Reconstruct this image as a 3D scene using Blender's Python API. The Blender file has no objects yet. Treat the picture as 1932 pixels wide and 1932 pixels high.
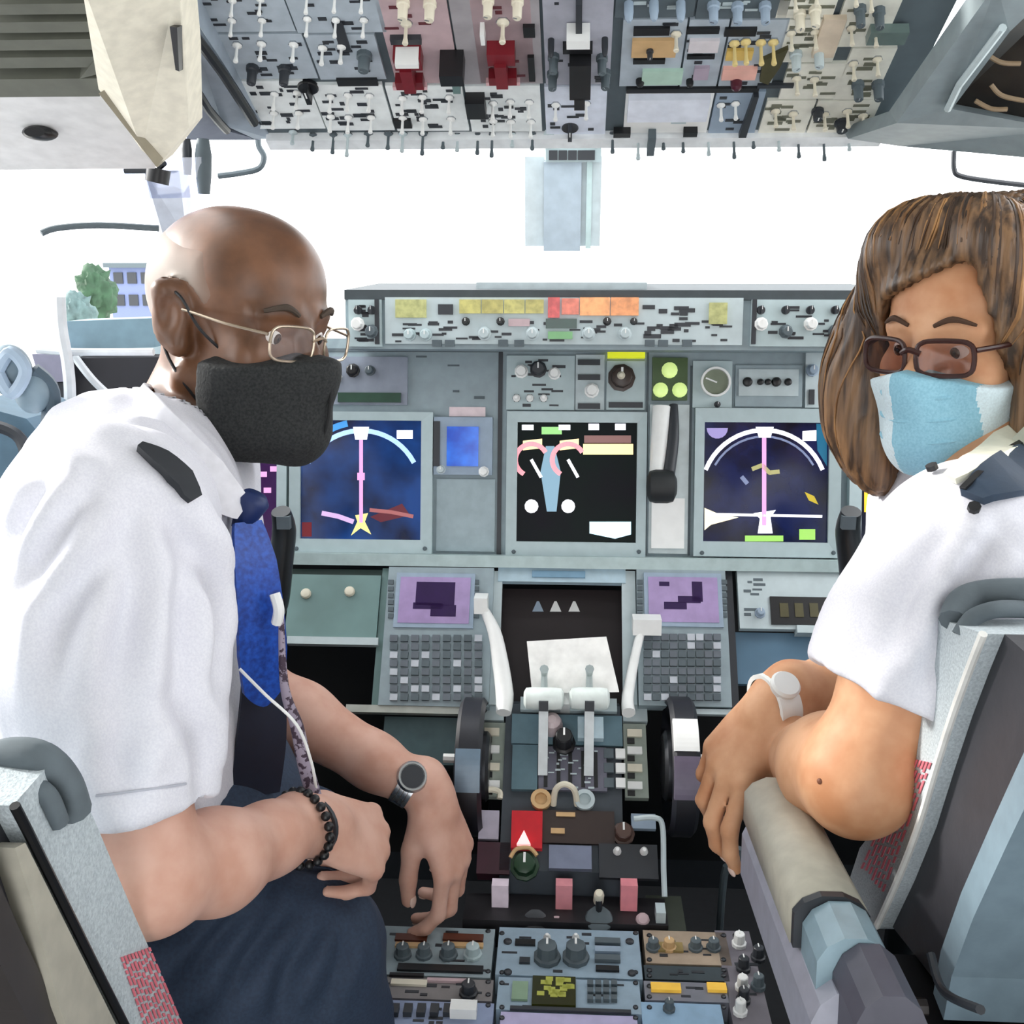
import bpy, bmesh, math, random
import numpy as np
from mathutils import Vector, Matrix, noise
random.seed(7); np.random.seed(7)
S = bpy.context.scene
COL = S.collection
pi = math.pi

# ---------------------------------------------------------------- camera
CAMF = 1980.0
PITCH, YAW = math.radians(13.2), math.radians(2.95)
CAMZ = 1.25
fw = np.array([-math.sin(YAW)*math.cos(PITCH), math.cos(YAW)*math.cos(PITCH), -math.sin(PITCH)])
rt = np.array([math.cos(YAW), math.sin(YAW), 0.0])
up = np.cross(rt, fw)
C0 = np.array([0.0, 0.0, CAMZ])
cd = bpy.data.cameras.new('camera'); cam = bpy.data.objects.new('camera', cd); COL.objects.link(cam)
cd.sensor_width = 36.0; cd.lens = 36.0*CAMF/1932.0; cd.clip_start = 0.02; cd.clip_end = 500
R = Matrix((tuple(rt), tuple(up), tuple(-fw))).transposed()
cam.matrix_world = Matrix.Translation(C0) @ R.to_4x4()
S.camera = cam

# ---------------------------------------------------------------- world, lights, exposure
SKY = 3.9; SUN = 6.5
W = bpy.data.worlds.new('sky'); S.world = W; W.use_nodes = True
nt = W.node_tree; nt.nodes.clear()
wo = nt.nodes.new('ShaderNodeOutputWorld'); bg = nt.nodes.new('ShaderNodeBackground')
bg.inputs['Color'].default_value = (0.97, 0.985, 1.0, 1); bg.inputs['Strength'].default_value = SKY
nt.links.new(bg.outputs[0], wo.inputs[0])
sl = bpy.data.lights.new('sun', 'SUN'); sl.energy = SUN; sl.angle = math.radians(9); sl.color = (1.0, 0.965, 0.91)
so = bpy.data.objects.new('sun', sl); COL.objects.link(so)
so.rotation_euler = Vector((0.86, -0.28, -0.43)).to_track_quat('-Z', 'Y').to_euler()
S.view_settings.view_transform = 'Standard'; S.view_settings.look = 'None'
S.view_settings.exposure = 0.0; S.view_settings.gamma = 1.0; S.view_settings.use_curve_mapping = False

# ---------------------------------------------------------------- pixels of the photograph -> points of the place
def ray(px, py): return fw + rt*(px-966)/CAMF - up*(py-966)/CAMF
def at(px, py, Y):
    d = ray(px, py); return C0 + d*(Y/d[1])
def atx(px, py, X):
    d = ray(px, py); return C0 + d*(X/d[0])
def atz(px, py, z):
    d = ray(px, py); return C0 + d*((z-CAMZ)/d[2])
class Plane:
    """a flat panel: o origin, u to the right, v up the panel, n out of it"""
    def __init__(s, o, v, u=(1, 0, 0)):
        s.o = np.array(o, float); s.u = np.array(u, float); s.v = np.array(v, float); s.v /= np.linalg.norm(s.v)
        s.u /= np.linalg.norm(s.u)
        s.n = np.cross(s.u, s.v)
    def uv(s, px, py):
        d = ray(px, py); t = ((s.o-C0) @ s.n)/(d @ s.n); p = C0+d*t-s.o
        return float(p @ s.u), float(p @ s.v)
    def w(s, a, b, h=0.0): return s.o + s.u*a + s.v*b + s.n*h
    def m4(s, a=0, b=0, h=0, rot=0):
        o = s.w(a, b, h)
        M = Matrix((tuple(s.u), tuple(s.v), tuple(s.n))).transposed().to_4x4(); M.translation = o
        return M @ Matrix.Rotation(rot, 4, 'Z')

# ---------------------------------------------------------------- materials
def lin(c):
    return tuple(((x/255)/12.92 if x/255 <= .04045 else ((x/255+.055)/1.055)**2.4) for x in c)
MATS = {}
def mat(name, rgb, rough=.5, metal=0.0, var=.06, scale=60, bump=.0, emit=0.0, spec=.5, trans=0.0, sss=0.0, stretch=None, rgb2=None, coat=0.0, alpha=1.0, ramp=(.35, .65)):
    if name in MATS: return MATS[name]
    m = bpy.data.materials.new(name); m.use_nodes = True; n = m.node_tree; b = n.nodes['Principled BSDF']
    c = lin(rgb); c2 = lin(rgb2) if rgb2 else tuple(max(0, x*(1-var*2.2)) for x in c)
    tc = n.nodes.new('ShaderNodeTexCoord'); mp = n.nodes.new('ShaderNodeMapping'); n.links.new(tc.outputs['Object'], mp.inputs[0])
    if stretch: mp.inputs['Scale'].default_value = stretch
    nz = n.nodes.new('ShaderNodeTexNoise'); nz.inputs['Scale'].default_value = scale; nz.inputs['Detail'].default_value = 4
    n.links.new(mp.outputs[0], nz.inputs['Vector'])
    cr = n.nodes.new('ShaderNodeValToRGB'); cr.color_ramp.elements[0].position = ramp[0]; cr.color_ramp.elements[1].position = ramp[1]
    cr.color_ramp.elements[0].color = (*c2, 1); cr.color_ramp.elements[1].color = (*c, 1)
    n.links.new(nz.outputs[0], cr.inputs[0]); n.links.new(cr.outputs[0], b.inputs['Base Color'])
    b.inputs['Roughness'].default_value = rough; b.inputs['Metallic'].default_value = metal
    b.inputs['Specular IOR Level'].default_value = spec
    b.inputs['Coat Weight'].default_value = coat
    if sss: b.inputs['Subsurface Weight'].default_value = sss; b.inputs['Subsurface Radius'].default_value = (.01, .004, .002); b.inputs['Subsurface Scale'].default_value = 1.0
    if emit: n.links.new(cr.outputs[0], b.inputs['Emission Color']); b.inputs['Emission Strength'].default_value = emit
    if trans: b.inputs['Transmission Weight'].default_value = trans
    if bump:
        bp = n.nodes.new('ShaderNodeBump'); bp.inputs['Strength'].default_value = bump; bp.inputs['Distance'].default_value = .002
        n.links.new(nz.outputs[0], bp.inputs['Height']); n.links.new(bp.outputs[0], b.inputs['Normal'])
    MATS[name] = m; return m
def glassmat(name, tint=(1, 1, 1), gloss=.04):
    m = bpy.data.materials.new(name); m.use_nodes = True; n = m.node_tree; n.nodes.clear()
    o = n.nodes.new('ShaderNodeOutputMaterial'); t = n.nodes.new('ShaderNodeBsdfTransparent'); g = n.nodes.new('ShaderNodeBsdfGlossy')
    t.inputs[0].default_value = (*tint, 1); g.inputs['Roughness'].default_value = .03
    mx = n.nodes.new('ShaderNodeMixShader'); mx.inputs[0].default_value = gloss
    n.links.new(t.outputs[0], mx.inputs[1]); n.links.new(g.outputs[0], mx.inputs[2]); n.links.new(mx.outputs[0], o.inputs[0])
    return m
def emat(name, rgb, s=1.0):
    return mat(name, rgb, rough=.25, emit=s, var=0.0)
M = dict(
    panel=mat('panel_grey', (146, 162, 168), .55, var=.05, bump=.05),
    panel_l=mat('panel_light_grey', (186, 200, 203), .5, var=.04),
    bezel=mat('bezel_grey', (176, 194, 197), .45, var=.03),
    panel_d=mat('panel_dark_grey', (84, 96, 102), .6, var=.05),
    panel_b=mat('panel_blue_grey', (150, 168, 186), .5, var=.05),
    teal=mat('teal_grey', (104, 132, 130), .5, var=.08, scale=25),
    black=mat('black_plastic', (16, 17, 20), .4, var=.02),
    dark=mat('dark_grey_plastic', (44, 48, 54), .45, var=.04),
    white=mat('white_plastic', (236, 238, 236), .4, var=.02),
    cream=mat('cream_plastic', (222, 216, 196), .5, var=.03),
    tan=mat('tan_marking', (206, 170, 122), .5, var=.05),
    yellow=mat('yellow_marking', (214, 202, 60), .5),
    red=mat('red_guard', (118, 22, 34), .4),
    pink=mat('rose_grey_panel', (196, 172, 176), .5),
    green=mat('green_marking', (60, 110, 56), .5),
    metal=mat('bright_metal', (190, 194, 198), .25, metal=.9),
    dmetal=mat('dark_metal', (70, 72, 76), .35, metal=.7),
    screen=mat('screen_dark', (10, 14, 34), .12, emit=.6),
    glass=glassmat('clear_glass'),
)

# ---------------------------------------------------------------- objects
WL = {}
def link(o, parent=None):
    COL.objects.link(o)
    if parent is not None:
        o.parent = parent; o.matrix_parent_inverse = Matrix.Translation(-WL.get(parent.name, Vector((0, 0, 0))))
    return o
def thing(name, label, cat, loc=(0, 0, 0), group=None):
    o = bpy.data.objects.new(name, None); o.empty_display_size = .02; link(o); o.location = Vector(loc); WL[o.name] = Vector(loc)
    o['label'] = label; o['category'] = cat
    if group: o['group'] = group
    return o
def tag(o, label, cat, group=None):
    o['label'] = label; o['category'] = cat
    if group: o['group'] = group
    return o
def struct(o): o['kind'] = 'structure'; return o
def lab(o, label): o['label'] = label; return o
def obj(name, bm, m, parent=None, smooth=False, bevel=0, seg=2):
    if bevel > 0:
        bmesh.ops.bevel(bm, geom=[e for e in bm.edges if e.calc_face_angle(0) > .5], offset=bevel, segments=seg, profile=.7, affect='EDGES', clamp_overlap=True)
    me = bpy.data.meshes.new(name); bmesh.ops.recalc_face_normals(bm, faces=bm.faces); bm.to_mesh(me); bm.free()
    for mm in (m if isinstance(m, (list, tuple)) else [m]): me.materials.append(mm)
    if smooth:
        for p in me.polygons: p.use_smooth = True
        if smooth == 'auto':
            me.set_sharp_from_angle(angle=math.radians(38))
    return link(bpy.data.objects.new(name, me), parent)
def B(): return bmesh.new()
def add_box(bm, M4, x0, y0, z0, x1, y1, z1, mi=0):
    vs = [bm.verts.new(M4 @ Vector(p)) for p in ((x0, y0, z0), (x1, y0, z0), (x1, y1, z0), (x0, y1, z0), (x0, y0, z1), (x1, y0, z1), (x1, y1, z1), (x0, y1, z1))]
    for f in ((0, 3, 2, 1), (4, 5, 6, 7), (0, 1, 5, 4), (1, 2, 6, 5), (2, 3, 7, 6), (3, 0, 4, 7)):
        bm.faces.new([vs[i] for i in f]).material_index = mi
def add_prism(bm, pts, ext, mi=0):
    """pts: world polygon, ext: vector"""
    e = Vector(ext); a = [bm.verts.new(Vector(p)) for p in pts]; b = [bm.verts.new(Vector(p)+e) for p in pts]
    n = len(pts); bm.faces.new(a[::-1]).material_index = mi; bm.faces.new(b).material_index = mi
    for i in range(n): bm.faces.new((a[i], a[(i+1) % n], b[(i+1) % n], b[i])).material_index = mi
def add_lathe(bm, M4, prof, n=16, mi=0, flute=0):
    rings = []
    for r, z in prof:
        rings.append([bm.verts.new(M4 @ Vector(((r*(1-flute*(i % 2)))*math.cos(2*pi*i/n), (r*(1-flute*(i % 2)))*math.sin(2*pi*i/n), z))) for i in range(n)])
    for a, b in zip(rings, rings[1:]):
        for i in range(n): bm.faces.new((a[i], a[(i+1) % n], b[(i+1) % n], b[i])).material_index = mi
    bm.faces.new(rings[0][::-1]).material_index = mi; bm.faces.new(rings[-1]).material_index = mi
def catmull(P, sub=6):
    P = [np.array(p, float) for p in P]; out = []
    for i in range(len(P)-1):
        a = P[max(i-1, 0)]; b = P[i]; c = P[i+1]; d = P[min(i+2, len(P)-1)]
        for j in range(sub):
            t = j/sub; out.append(.5*((2*b)+(-a+c)*t+(2*a-5*b+4*c-d)*t*t+(-a+3*b-3*c+d)*t**3))
    out.append(P[-1]); return out
def add_tube(bm, P, r, n=8, mi=0, sub=6, closed=False, flat=1.0):
    if sub > 1: P = catmull(list(P)+([P[0]] if closed else []), sub)
    P = [np.array(p, float) for p in P]
    if not hasattr(r, '__len__'): r = [r]*len(P)
    else: r = list(np.interp(np.linspace(0, 1, len(P)), np.linspace(0, 1, len(r)), r))
    rings = []; ref = np.array([0, 0, 1.0]); prev = None
    for i, p in enumerate(P):
        t = P[min(i+1, len(P)-1)]-P[max(i-1, 0)]; t /= (np.linalg.norm(t)+1e-12)
        if prev is None:
            a = np.cross(t, ref); a = np.cross(t, np.array([1.0, 0, 0])) if np.linalg.norm(a) < .1 else a
        else: a = prev-t*(prev@t)
        a /= np.linalg.norm(a); prev = a; b = np.cross(t, a)
        rings.append([bm.verts.new(Vector(p+r[i]*(a*math.cos(2*pi*k/n)+b*flat*math.sin(2*pi*k/n)))) for k in range(n)])
    for a, b in zip(rings, rings[1:]):
        for i in range(n): bm.faces.new((a[i], a[(i+1) % n], b[(i+1) % n], b[i])).material_index = mi
    bm.faces.new(rings[0][::-1]).material_index = mi; bm.faces.new(rings[-1]).material_index = mi
def tube(name, P, r, m, parent=None, **k):
    bm = B(); add_tube(bm, P, r, **k); return obj(name, bm, m, parent, smooth='auto')

# things on panels, given by the pixels they cover
def pbox(name, pl, x0, y0, x1, y1, h, m, parent=None, base=0.0, bevel=0.0):
    xm, ym = (x0+x1)/2, (y0+y1)/2
    a, _ = pl.uv(x0, ym); c, _ = pl.uv(x1, ym); _, b = pl.uv(xm, y1); _, d = pl.uv(xm, y0)
    a, c = min(a, c), max(a, c); b, d = min(b, d), max(b, d)
    bm = B(); add_box(bm, pl.m4(), a, b, base, c, d, base+h); return obj(name, bm, m, parent, bevel=bevel)
def sc(pl, x, y):
    p = pl.w(*pl.uv(x, y)); return CAMF/float((p-C0) @ fw)
SH = {}
def pknob(name, pl, x, y, rpx, m, parent=None, h=.012, base=0.0, style='knob', rot=0.0, m2=None):
    """a knob with skirt, grip and pointer; alike knobs share their mesh"""
    r = round(rpx/sc(pl, x, y), 4); key = (name, r, m.name, h, style, m2.name if m2 else 0)
    if key not in SH:
        bm = B(); I = Matrix()
        if style == 'knob':
            add_lathe(bm, I, [(r, 0), (r, h*.25), (r*.78, h*.3), (r*.72, h*.95), (r*.62, h)], 18, flute=.05)
            add_box(bm, I, -r*.08, 0, h, r*.08, r*.66, h+.0006, 1)
        elif style == 'bar':
            add_lathe(bm, I, [(r, 0), (r, h*.22), (r*.9, h*.28)], 18)
            add_box(bm, I, -r*.24, -r*.95, h*.2, r*.24, r*.95, h); add_box(bm, I, -r*.06, r*.1, h, r*.06, r*.9, h+.0006, 1)
        elif style == 'toggle':
            add_lathe(bm, I, [(r, 0), (r, h*.1), (r*.55, h*.14), (r*.3, h*.2), (r*.34, h*.7), (r*.55, h*.95), (r*.45, h)], 10, mi=0)
            add_lathe(bm, Matrix.Translation((0, 0, 0)), [(r*1.15, 0), (r*1.15, h*.06)], 6, mi=1)
        elif style == 'gauge':
            add_lathe(bm, I, [(r, 0), (r, h), (r*.86, h), (r*.84, h*.5)], 24); 
            add_lathe(bm, I, [(r*.83, h*.5), (r*.83, h*.55)], 24, mi=1); add_box(bm, I, -r*.05, -r*.1, h*.55, r*.05, r*.7, h*.6, 0)
        elif style == 'dome':
            add_lathe(bm, I, [(r, 0), (r, h*.5), (r*.8, h*.85), (r*.4, h)], 14)
        me = bpy.data.meshes.new(name); bmesh.ops.recalc_face_normals(bm, faces=bm.faces); bm.to_mesh(me); bm.free()
        me.materials.append(m); me.materials.append(m2 or M['white'])
        for p in me.polygons: p.use_smooth = True
        me.set_sharp_from_angle(angle=math.radians(35)); SH[key] = me
    o = bpy.data.objects.new(name, SH[key]); link(o, parent); u, v = pl.uv(x, y)
    o.matrix_basis = pl.m4(u, v, base, rot); return o

# ---------------------------------------------------------------- signed distance fields -> one continuous surface
class Field:
    def __init__(s, lo, hi, h):
        s.lo = np.array(lo, float); s.h = h; s.n = np.ceil((np.array(hi)-s.lo)/h).astype(int)+1
        s.f = np.full(s.n, 1.0, np.float32); s.ax = [(s.lo[i]+h*np.arange(s.n[i])).astype(np.float32) for i in range(3)]
    def copy(s):
        o = Field.__new__(Field); o.lo, o.h, o.n, o.ax = s.lo, s.h, s.n, s.ax; o.f = s.f.copy(); return o
    def win(s, a, b):
        i0 = np.clip(np.floor((np.array(a)-s.lo)/s.h).astype(int), 0, s.n); i1 = np.clip(np.ceil((np.array(b)-s.lo)/s.h).astype(int)+1, 0, s.n)
        if (i1 <= i0).any(): return None
        sl = tuple(slice(p, q) for p, q in zip(i0, i1))
        return sl, s.ax[0][sl[0]][:, None, None], s.ax[1][sl[1]][None, :, None], s.ax[2][sl[2]][None, None, :]
    def comb(s, sl, d, k, op):
        f = s.f[sl]
        if op == 'u':
            if k > 0: hh = np.maximum(k-np.abs(f-d), 0)/k; s.f[sl] = np.minimum(f, d)-hh*hh*k*.25
            else: s.f[sl] = np.minimum(f, d)
        elif op == 's':
            d = -d
            if k > 0: hh = np.maximum(k-np.abs(f-d), 0)/k; s.f[sl] = np.maximum(f, d)+hh*hh*k*.25
            else: s.f[sl] = np.maximum(f, d)
        elif op == 'i': s.f[sl] = np.maximum(f, d)
    def ell(s, c, r, Rm=None, k=.01, op='u'):
        c = np.array(c, float); r = np.array(r, float); Rm = np.eye(3) if Rm is None else np.array(Rm)
        ext = np.sqrt(((Rm*r)**2).sum(1))+k+4*s.h
        w = s.win(c-ext, c+ext)
        if w is None: return
        sl, X, Y, Z = w; X = X-c[0]; Y = Y-c[1]; Z = Z-c[2]
        k0 = 0; k1 = 0
        for i in range(3):
            q = (X*Rm[0, i]+Y*Rm[1, i]+Z*Rm[2, i]); k0 = k0+(q/r[i])**2; k1 = k1+(q/r[i]**2)**2
        k0 = np.sqrt(k0); d = k0*(k0-1)/np.maximum(np.sqrt(k1), 1e-6); d = np.where(k0 < .02, -r.min(), d)
        s.comb(sl, d.astype(np.float32), k, op)
    def cap(s, a, b, ra, rb=None, k=.01, op='u'):
        rb = ra if rb is None else rb
        a = np.array(a, float); b = np.array(b, float); e = max(ra, rb)+k+4*s.h
        w = s.win(np.minimum(a, b)-e, np.maximum(a, b)+e)
        if w is None: return
        sl, X, Y, Z = w; ba = b-a; L = max(ba@ba, 1e-9)
        t = np.clip(((X-a[0])*ba[0]+(Y-a[1])*ba[1]+(Z-a[2])*ba[2])/L, 0, 1)
        d = np.sqrt((X-a[0]-t*ba[0])**2+(Y-a[1]-t*ba[1])**2+(Z-a[2]-t*ba[2])**2)-(ra+(rb-ra)*t)
        s.comb(sl, d.astype(np.float32), k, op)
    def chain(s, P, r, k=.01, op='u', sub=1):
        if sub > 1:
            n = len(P); P2 = catmull(P, sub); r = np.interp(np.linspace(0, n-1, len(P2)), range(n), r); P = P2
        for i in range(len(P)-1): s.cap(P[i], P[i+1], r[i], r[i+1], k, op)
    def plane(s, p, n, op='i', k=0):
        """keep the side the normal points away from"""
        X, Y, Z = s.ax[0][:, None, None], s.ax[1][None, :, None], s.ax[2][None, None, :]
        n = np.array(n, float); n /= np.linalg.norm(n)
        d = ((X-p[0])*n[0]+(Y-p[1])*n[1]+(Z-p[2])*n[2]).astype(np.float32)
        s.f = np.maximum(s.f, d)
    def mesh(s, name, m, parent=None, smooth=1, disp=None):
        v, q = nets(s.f, s.lo, s.h)
        for _ in range(smooth): v = relax(v, q)
        if disp is not None: v = disp(v, q)
        me = bpy.data.meshes.new(name)
        me.vertices.add(len(v)); me.vertices.foreach_set('co', v.astype(np.float32).ravel())
        me.loops.add(q.size); me.loops.foreach_set('vertex_index', q.ravel().astype(np.int32))
        me.polygons.add(len(q)); me.polygons.foreach_set('loop_start', np.arange(0, q.size, 4, dtype=np.int32))
        me.polygons.foreach_set('use_smooth', np.ones(len(q), bool))
        for mm in (m if isinstance(m, (list, tuple)) else [m]): me.materials.append(mm)
        me.update(calc_edges=True); me.validate()
        return link(bpy.data.objects.new(name, me), parent)
def nets(f, lo, h):
    ins = (f < 0); c = np.zeros(tuple(x-1 for x in f.shape), np.uint8)
    for a in (0, 1):
        for b in (0, 1):
            for g in (0, 1):
                c += ins[a:a+c.shape[0], b:b+c.shape[1], g:g+c.shape[2]]
    act = (c > 0) & (c < 8); I = np.argwhere(act); idx = np.full(c.shape, -1, np.int32); idx[act] = np.arange(len(I))
    acc = np.zeros((len(I), 3)); cnt = np.zeros(len(I))
    cor = [(0, 0, 0), (1, 0, 0), (0, 1, 0), (1, 1, 0), (0, 0, 1), (1, 0, 1), (0, 1, 1), (1, 1, 1)]
    for a in range(8):
        for b in range(a+1, 8):
            da = np.array(cor[a]); db = np.array(cor[b])
            if np.abs(da-db).sum() != 1: continue
            fa = f[tuple((I+da).T)]; fb = f[tuple((I+db).T)]; x = (fa < 0) != (fb < 0)
            t = np.where(x, fa/np.where(x, fa-fb, 1), 0)
            acc += np.where(x[:, None], da+(db-da)*t[:, None], 0); cnt += x
    v = lo+(I+acc/np.maximum(cnt, 1)[:, None])*h
    Q = []
    for ax in range(3):
        o1, o2 = [(1, 2), (2, 0), (0, 1)][ax]
        A = [slice(None)]*3; Bb = [slice(None)]*3; A[ax] = slice(0, -1); Bb[ax] = slice(1, None)
        s0 = ins[tuple(A)]; s1 = ins[tuple(Bb)]; E = np.argwhere(s0 != s1)
        E = E[(E[:, o1] > 0) & (E[:, o2] > 0) & (E[:, o1] < f.shape[o1]-1) & (E[:, o2] < f.shape[o2]-1)]
        flip = s0[tuple(E.T)]
        def g(d1, d2):
            e = E.copy(); e[:, o1] += d1; e[:, o2] += d2; return idx[tuple(e.T)]
        q = np.stack([g(-1, -1), g(0, -1), g(0, 0), g(-1, 0)], 1)
        q[~flip] = q[~flip][:, ::-1]; Q.append(q)
    q = np.concatenate(Q); q = q[(q >= 0).all(1)]
    return v, q
def relax(v, q, w=.6):
    a = np.concatenate([q[:, 0], q[:, 1], q[:, 2], q[:, 3]]); b = np.concatenate([q[:, 1], q[:, 2], q[:, 3], q[:, 0]])
    i = np.concatenate([a, b]); j = np.concatenate([b, a]); c = np.bincount(i, minlength=len(v))
    o = np.stack([np.bincount(i, weights=v[j, k], minlength=len(v)) for k in range(3)], 1)/np.maximum(c, 1)[:, None]
    return v+(o-v)*w
def normals(v, q):
    n = np.cross(v[q[:, 2]]-v[q[:, 0]], v[q[:, 3]]-v[q[:, 1]]); o = np.zeros_like(v)
    for k in range(4):
        for d in range(3): o[:, d] += np.bincount(q[:, k], weights=n[:, d], minlength=len(v))
    return o/np.maximum(np.linalg.norm(o, axis=1), 1e-12)[:, None]
def frame(f, upv):
    """columns: right, forward, up"""
    f = np.array(f, float); f /= np.linalg.norm(f); r = np.cross(f, upv); r /= np.linalg.norm(r); u = np.cross(r, f)
    return np.stack([r, f, u], 1)
# ================================================================ the setting
def pprism(name, pts, ext, m, parent=None, bevel=0, sub=0):
    bm = B(); add_prism(bm, [at(*p) for p in pts], ext); return obj(name, bm, m, parent, bevel=bevel)
I4 = Matrix()
def wbox(name, x0, y0, z0, x1, y1, z1, m, parent=None, bevel=0):
    bm = B(); add_box(bm, I4, x0, y0, z0, x1, y1, z1); return obj(name, bm, m, parent, bevel=bevel)
wall_m = mat('side_lining', (150, 160, 164), .6, bump=.2)
struct(wbox('floor', -1.0, -.6, -.04, 1.0, 2.2, 0, mat('dark_floor', (34, 36, 40), .8, bump=.3)))
struct(wbox('wall_left', -.86, .35, 0, -.80, 1.95, .98, mat('dark_lining', (60, 70, 78), .6, bump=.2)))
struct(wbox('wall_right', .80, .0, 0, .86, 1.95, .98, wall_m))
struct(wbox('wall_front', -.86, 1.95, 0, .86, 2.0, .95, M['dark']))
bm = B(); add_prism(bm, [(-.84, .985, 1.535), (-.84, .28, 1.98), (-.84, .28, 2.02), (-.84, 1.02, 1.56)], (1.68, 0, 0)); struct(obj('ceiling', bm, mat('ceiling_lining', (196, 198, 196), .7)))
# sill and lining of the side window behind the captain
bm = B()
add_prism(bm, [atx(110, 612, -.80), atx(290, 604, -.80), atx(290, 664, -.80), atx(110, 672, -.80)], (.05, 0, 0))
struct(obj('trim_1', bm, mat('sill_grey', (150, 172, 186), .5), bevel=.004))
struct(tube('trim_2', [at(78, 440, 1.05), at(110, 430, 1.06), at(190, 425, 1.08), at(300, 431, 1.1)], .0032, M['panel_d']))
bm = B()
add_prism(bm, [at(272, 322, 1.26), at(338, 322, 1.26), at(352, 450, 1.34), at(420, 620, 1.44), at(360, 620, 1.44), at(300, 450, 1.34)], (0, .03, 0))
struct(obj('trim_3', bm, mat('post_grey', (206, 210, 220), .5), bevel=.004))
# window panes (clear, the day outside over-exposed)
def pane(name, pts, ext=(0, .006, 0)):
    return struct(pprism(name, pts, ext, M['glass']))
pane('window_1', [(425, 262, 1.47), (1066, 262, 1.47), (1066, 575, 1.98), (455, 575, 1.98)])
pane('window_2', [(1070, 262, 1.47), (1700, 262, 1.47), (1672, 575, 1.98), (1070, 575, 1.98)])
bm = B(); add_prism(bm, [(-.80, .55, .99), (-.80, 1.42, .99), (-.62, 1.36, 1.42), (-.62, .55, 1.42)], (.005, 0, 0)); struct(obj('window_3', bm, M['glass']))
bm = B(); add_prism(bm, [(.80, .55, .99), (.80, 1.42, .99), (.62, 1.36, 1.42), (.62, .55, 1.42)], (.005, 0, 0)); struct(obj('window_4', bm, M['glass']))

# outside
ap = struct(wbox('ground', -70, 3, -3.1, 70, 160, -3.0, mat('pale_apron', (222, 222, 216), .8, scale=.3)))
t = thing('terminal_building', 'pale blue-grey low building far outside behind the captain, seen through the side window', 'building', at(235, 640, 34))
wbx = at(205, 505, 34)
bm = B(); add_box(bm, I4, wbx[0], 34, -3, wbx[0]+1.5, 36, wbx[2]); obj('wall', bm, mat('far_wall', (110, 122, 160), .7), t)
bm = B(); add_box(bm, I4, wbx[0]-.1, 33.8, wbx[2], wbx[0]+1.6, 36.2, wbx[2]+.15); obj('roof', bm, M['panel_d'], t)
for i in range(3):
    for j in range(2): wbox('window', wbx[0]+.15+i*.45, 33.95, wbx[2]-.5-j*.7, wbx[0]+.45+i*.45, 34.02, wbx[2]-.15-j*.7, M['dark'], t)
def tree(px, py, Y, r, label, col):
    c = at(px, py, Y); t = thing('tree', label, 'tree', (c[0], c[1], -3))
    tube('trunk', [(c[0], c[1], -3), (c[0]+.05, c[1], c[2])], [.12, .06], mat('bark', (90, 74, 60), .8), t, sub=1)
    bm = B(); bmesh.ops.create_icosphere(bm, subdivisions=4, radius=1)
    for v in bm.verts:
        n = noise.noise(v.co*2.6)*.35+noise.noise(v.co*7)*.2; v.co = Vector((c[0]+v.co.x*r*(1+n)*.8, c[1]+v.co.y*r*(1+n), c[2]+v.co.z*r*(1+n)*1.25))
    obj('foliage', bm, mat('foliage%d' % col[0], col, .8, scale=3, var=.2), t, smooth=True)
tree(182, 556, 30, .62, 'darker green tree left of the pale building outside the side window', (52, 84, 60))
tree(148, 600, 27, .5, 'grey-green bush low outside the side window, left of the building', (92, 116, 116))

# cockpit left rear: lining, grille, padded cream post, small fittings
t = thing('ceiling_lining_panel', 'pale grey lining panel with a small black knob below the slatted grille', 'panel', at(0, 320, 1.0))
bm = B(); add_prism(bm, [at(-150, 172, .86), at(192, 168, .86), at(300, 300, .99), at(292, 318, 1.0), at(-150, 322, 1.0)], (-.01, .012, .02)); obj('board', bm, mat('lining_pale', (214, 214, 214), .6, bump=.1), t, bevel=.003)
k = at(78, 252, .925); bm = B(); add_lathe(bm, Matrix.Translation(k) @ Matrix.Rotation(pi/2, 4, 'X') @ Matrix.Scale(.45, 4, (0, 1, 0)), [(.013, -.004), (.013, .008), (.009, .012)], 18); obj('knob', bm, M['black'], t, smooth='auto')
t = thing('air_grille', 'dark grey-green louvred grille in the top left corner with black slots', 'grille', at(0, 170, .86))
gm = mat('grille_grey', (96, 98, 88), .6); P0 = at(-150, -60, .70); P1 = at(178, 168, .86)
G = Plane(at(0, 170, .865), at(0, -60, .74)-at(0, 170, .865))
pbox('backing', G, -150, -70, 172, 168, .004, M['black'], t, base=-.018)
for i, y in enumerate([-40, 6, 41, 75, 109]): pbox('slat', G, -150, y-11, 142+i*4, y+9, .012, gm, t, base=-.006, bevel=.0015)
pbox('frame_rail', G, -150, 138, 180, 172, .014, gm, t, base=-.006, bevel=.002); 
bm = B(); 
for a in (((134, -70), (160, -70), (184, 172), (150, 172)),):
    add_prism(bm, [G.w(*G.uv(*p), -.004) for p in a], G.n*.012)
obj('frame_stile', bm, gm, t, bevel=.002)

t = thing('padded_post_cover', 'cream padded wedge-shaped cover pointing down beside the overhead panel', 'cover', at(300, 310, .92))
bm = B(); add_prism(bm, [at(152, -40, .70), at(336, -40, .74), at(350, 90, .80), at(356, 240, .88), at(300, 312, .92), at(268, 284, .90), at(186, 168, .84)], (0, .035, .012))
obj('pad', bm, mat('cream_pad', (232, 226, 208), .75, bump=.25, scale=90), t, bevel=.008, seg=3)
bm = B(); add_prism(bm, [at(186, 176, .835), at(200, 168, .835), at(306, 300, .91), at(296, 316, .91)], (0, .012, .004)); obj('edge_seam', bm, mat('seam_taupe', (150, 142, 122), .7), t, bevel=.002)
bm = B(); add_prism(bm, [at(320, 50, .768), at(334, 52, .768), at(338, 135, .81), at(331, 132, .81)], (0, .012, .004)); obj('slot', bm, M['black'], t)

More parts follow.
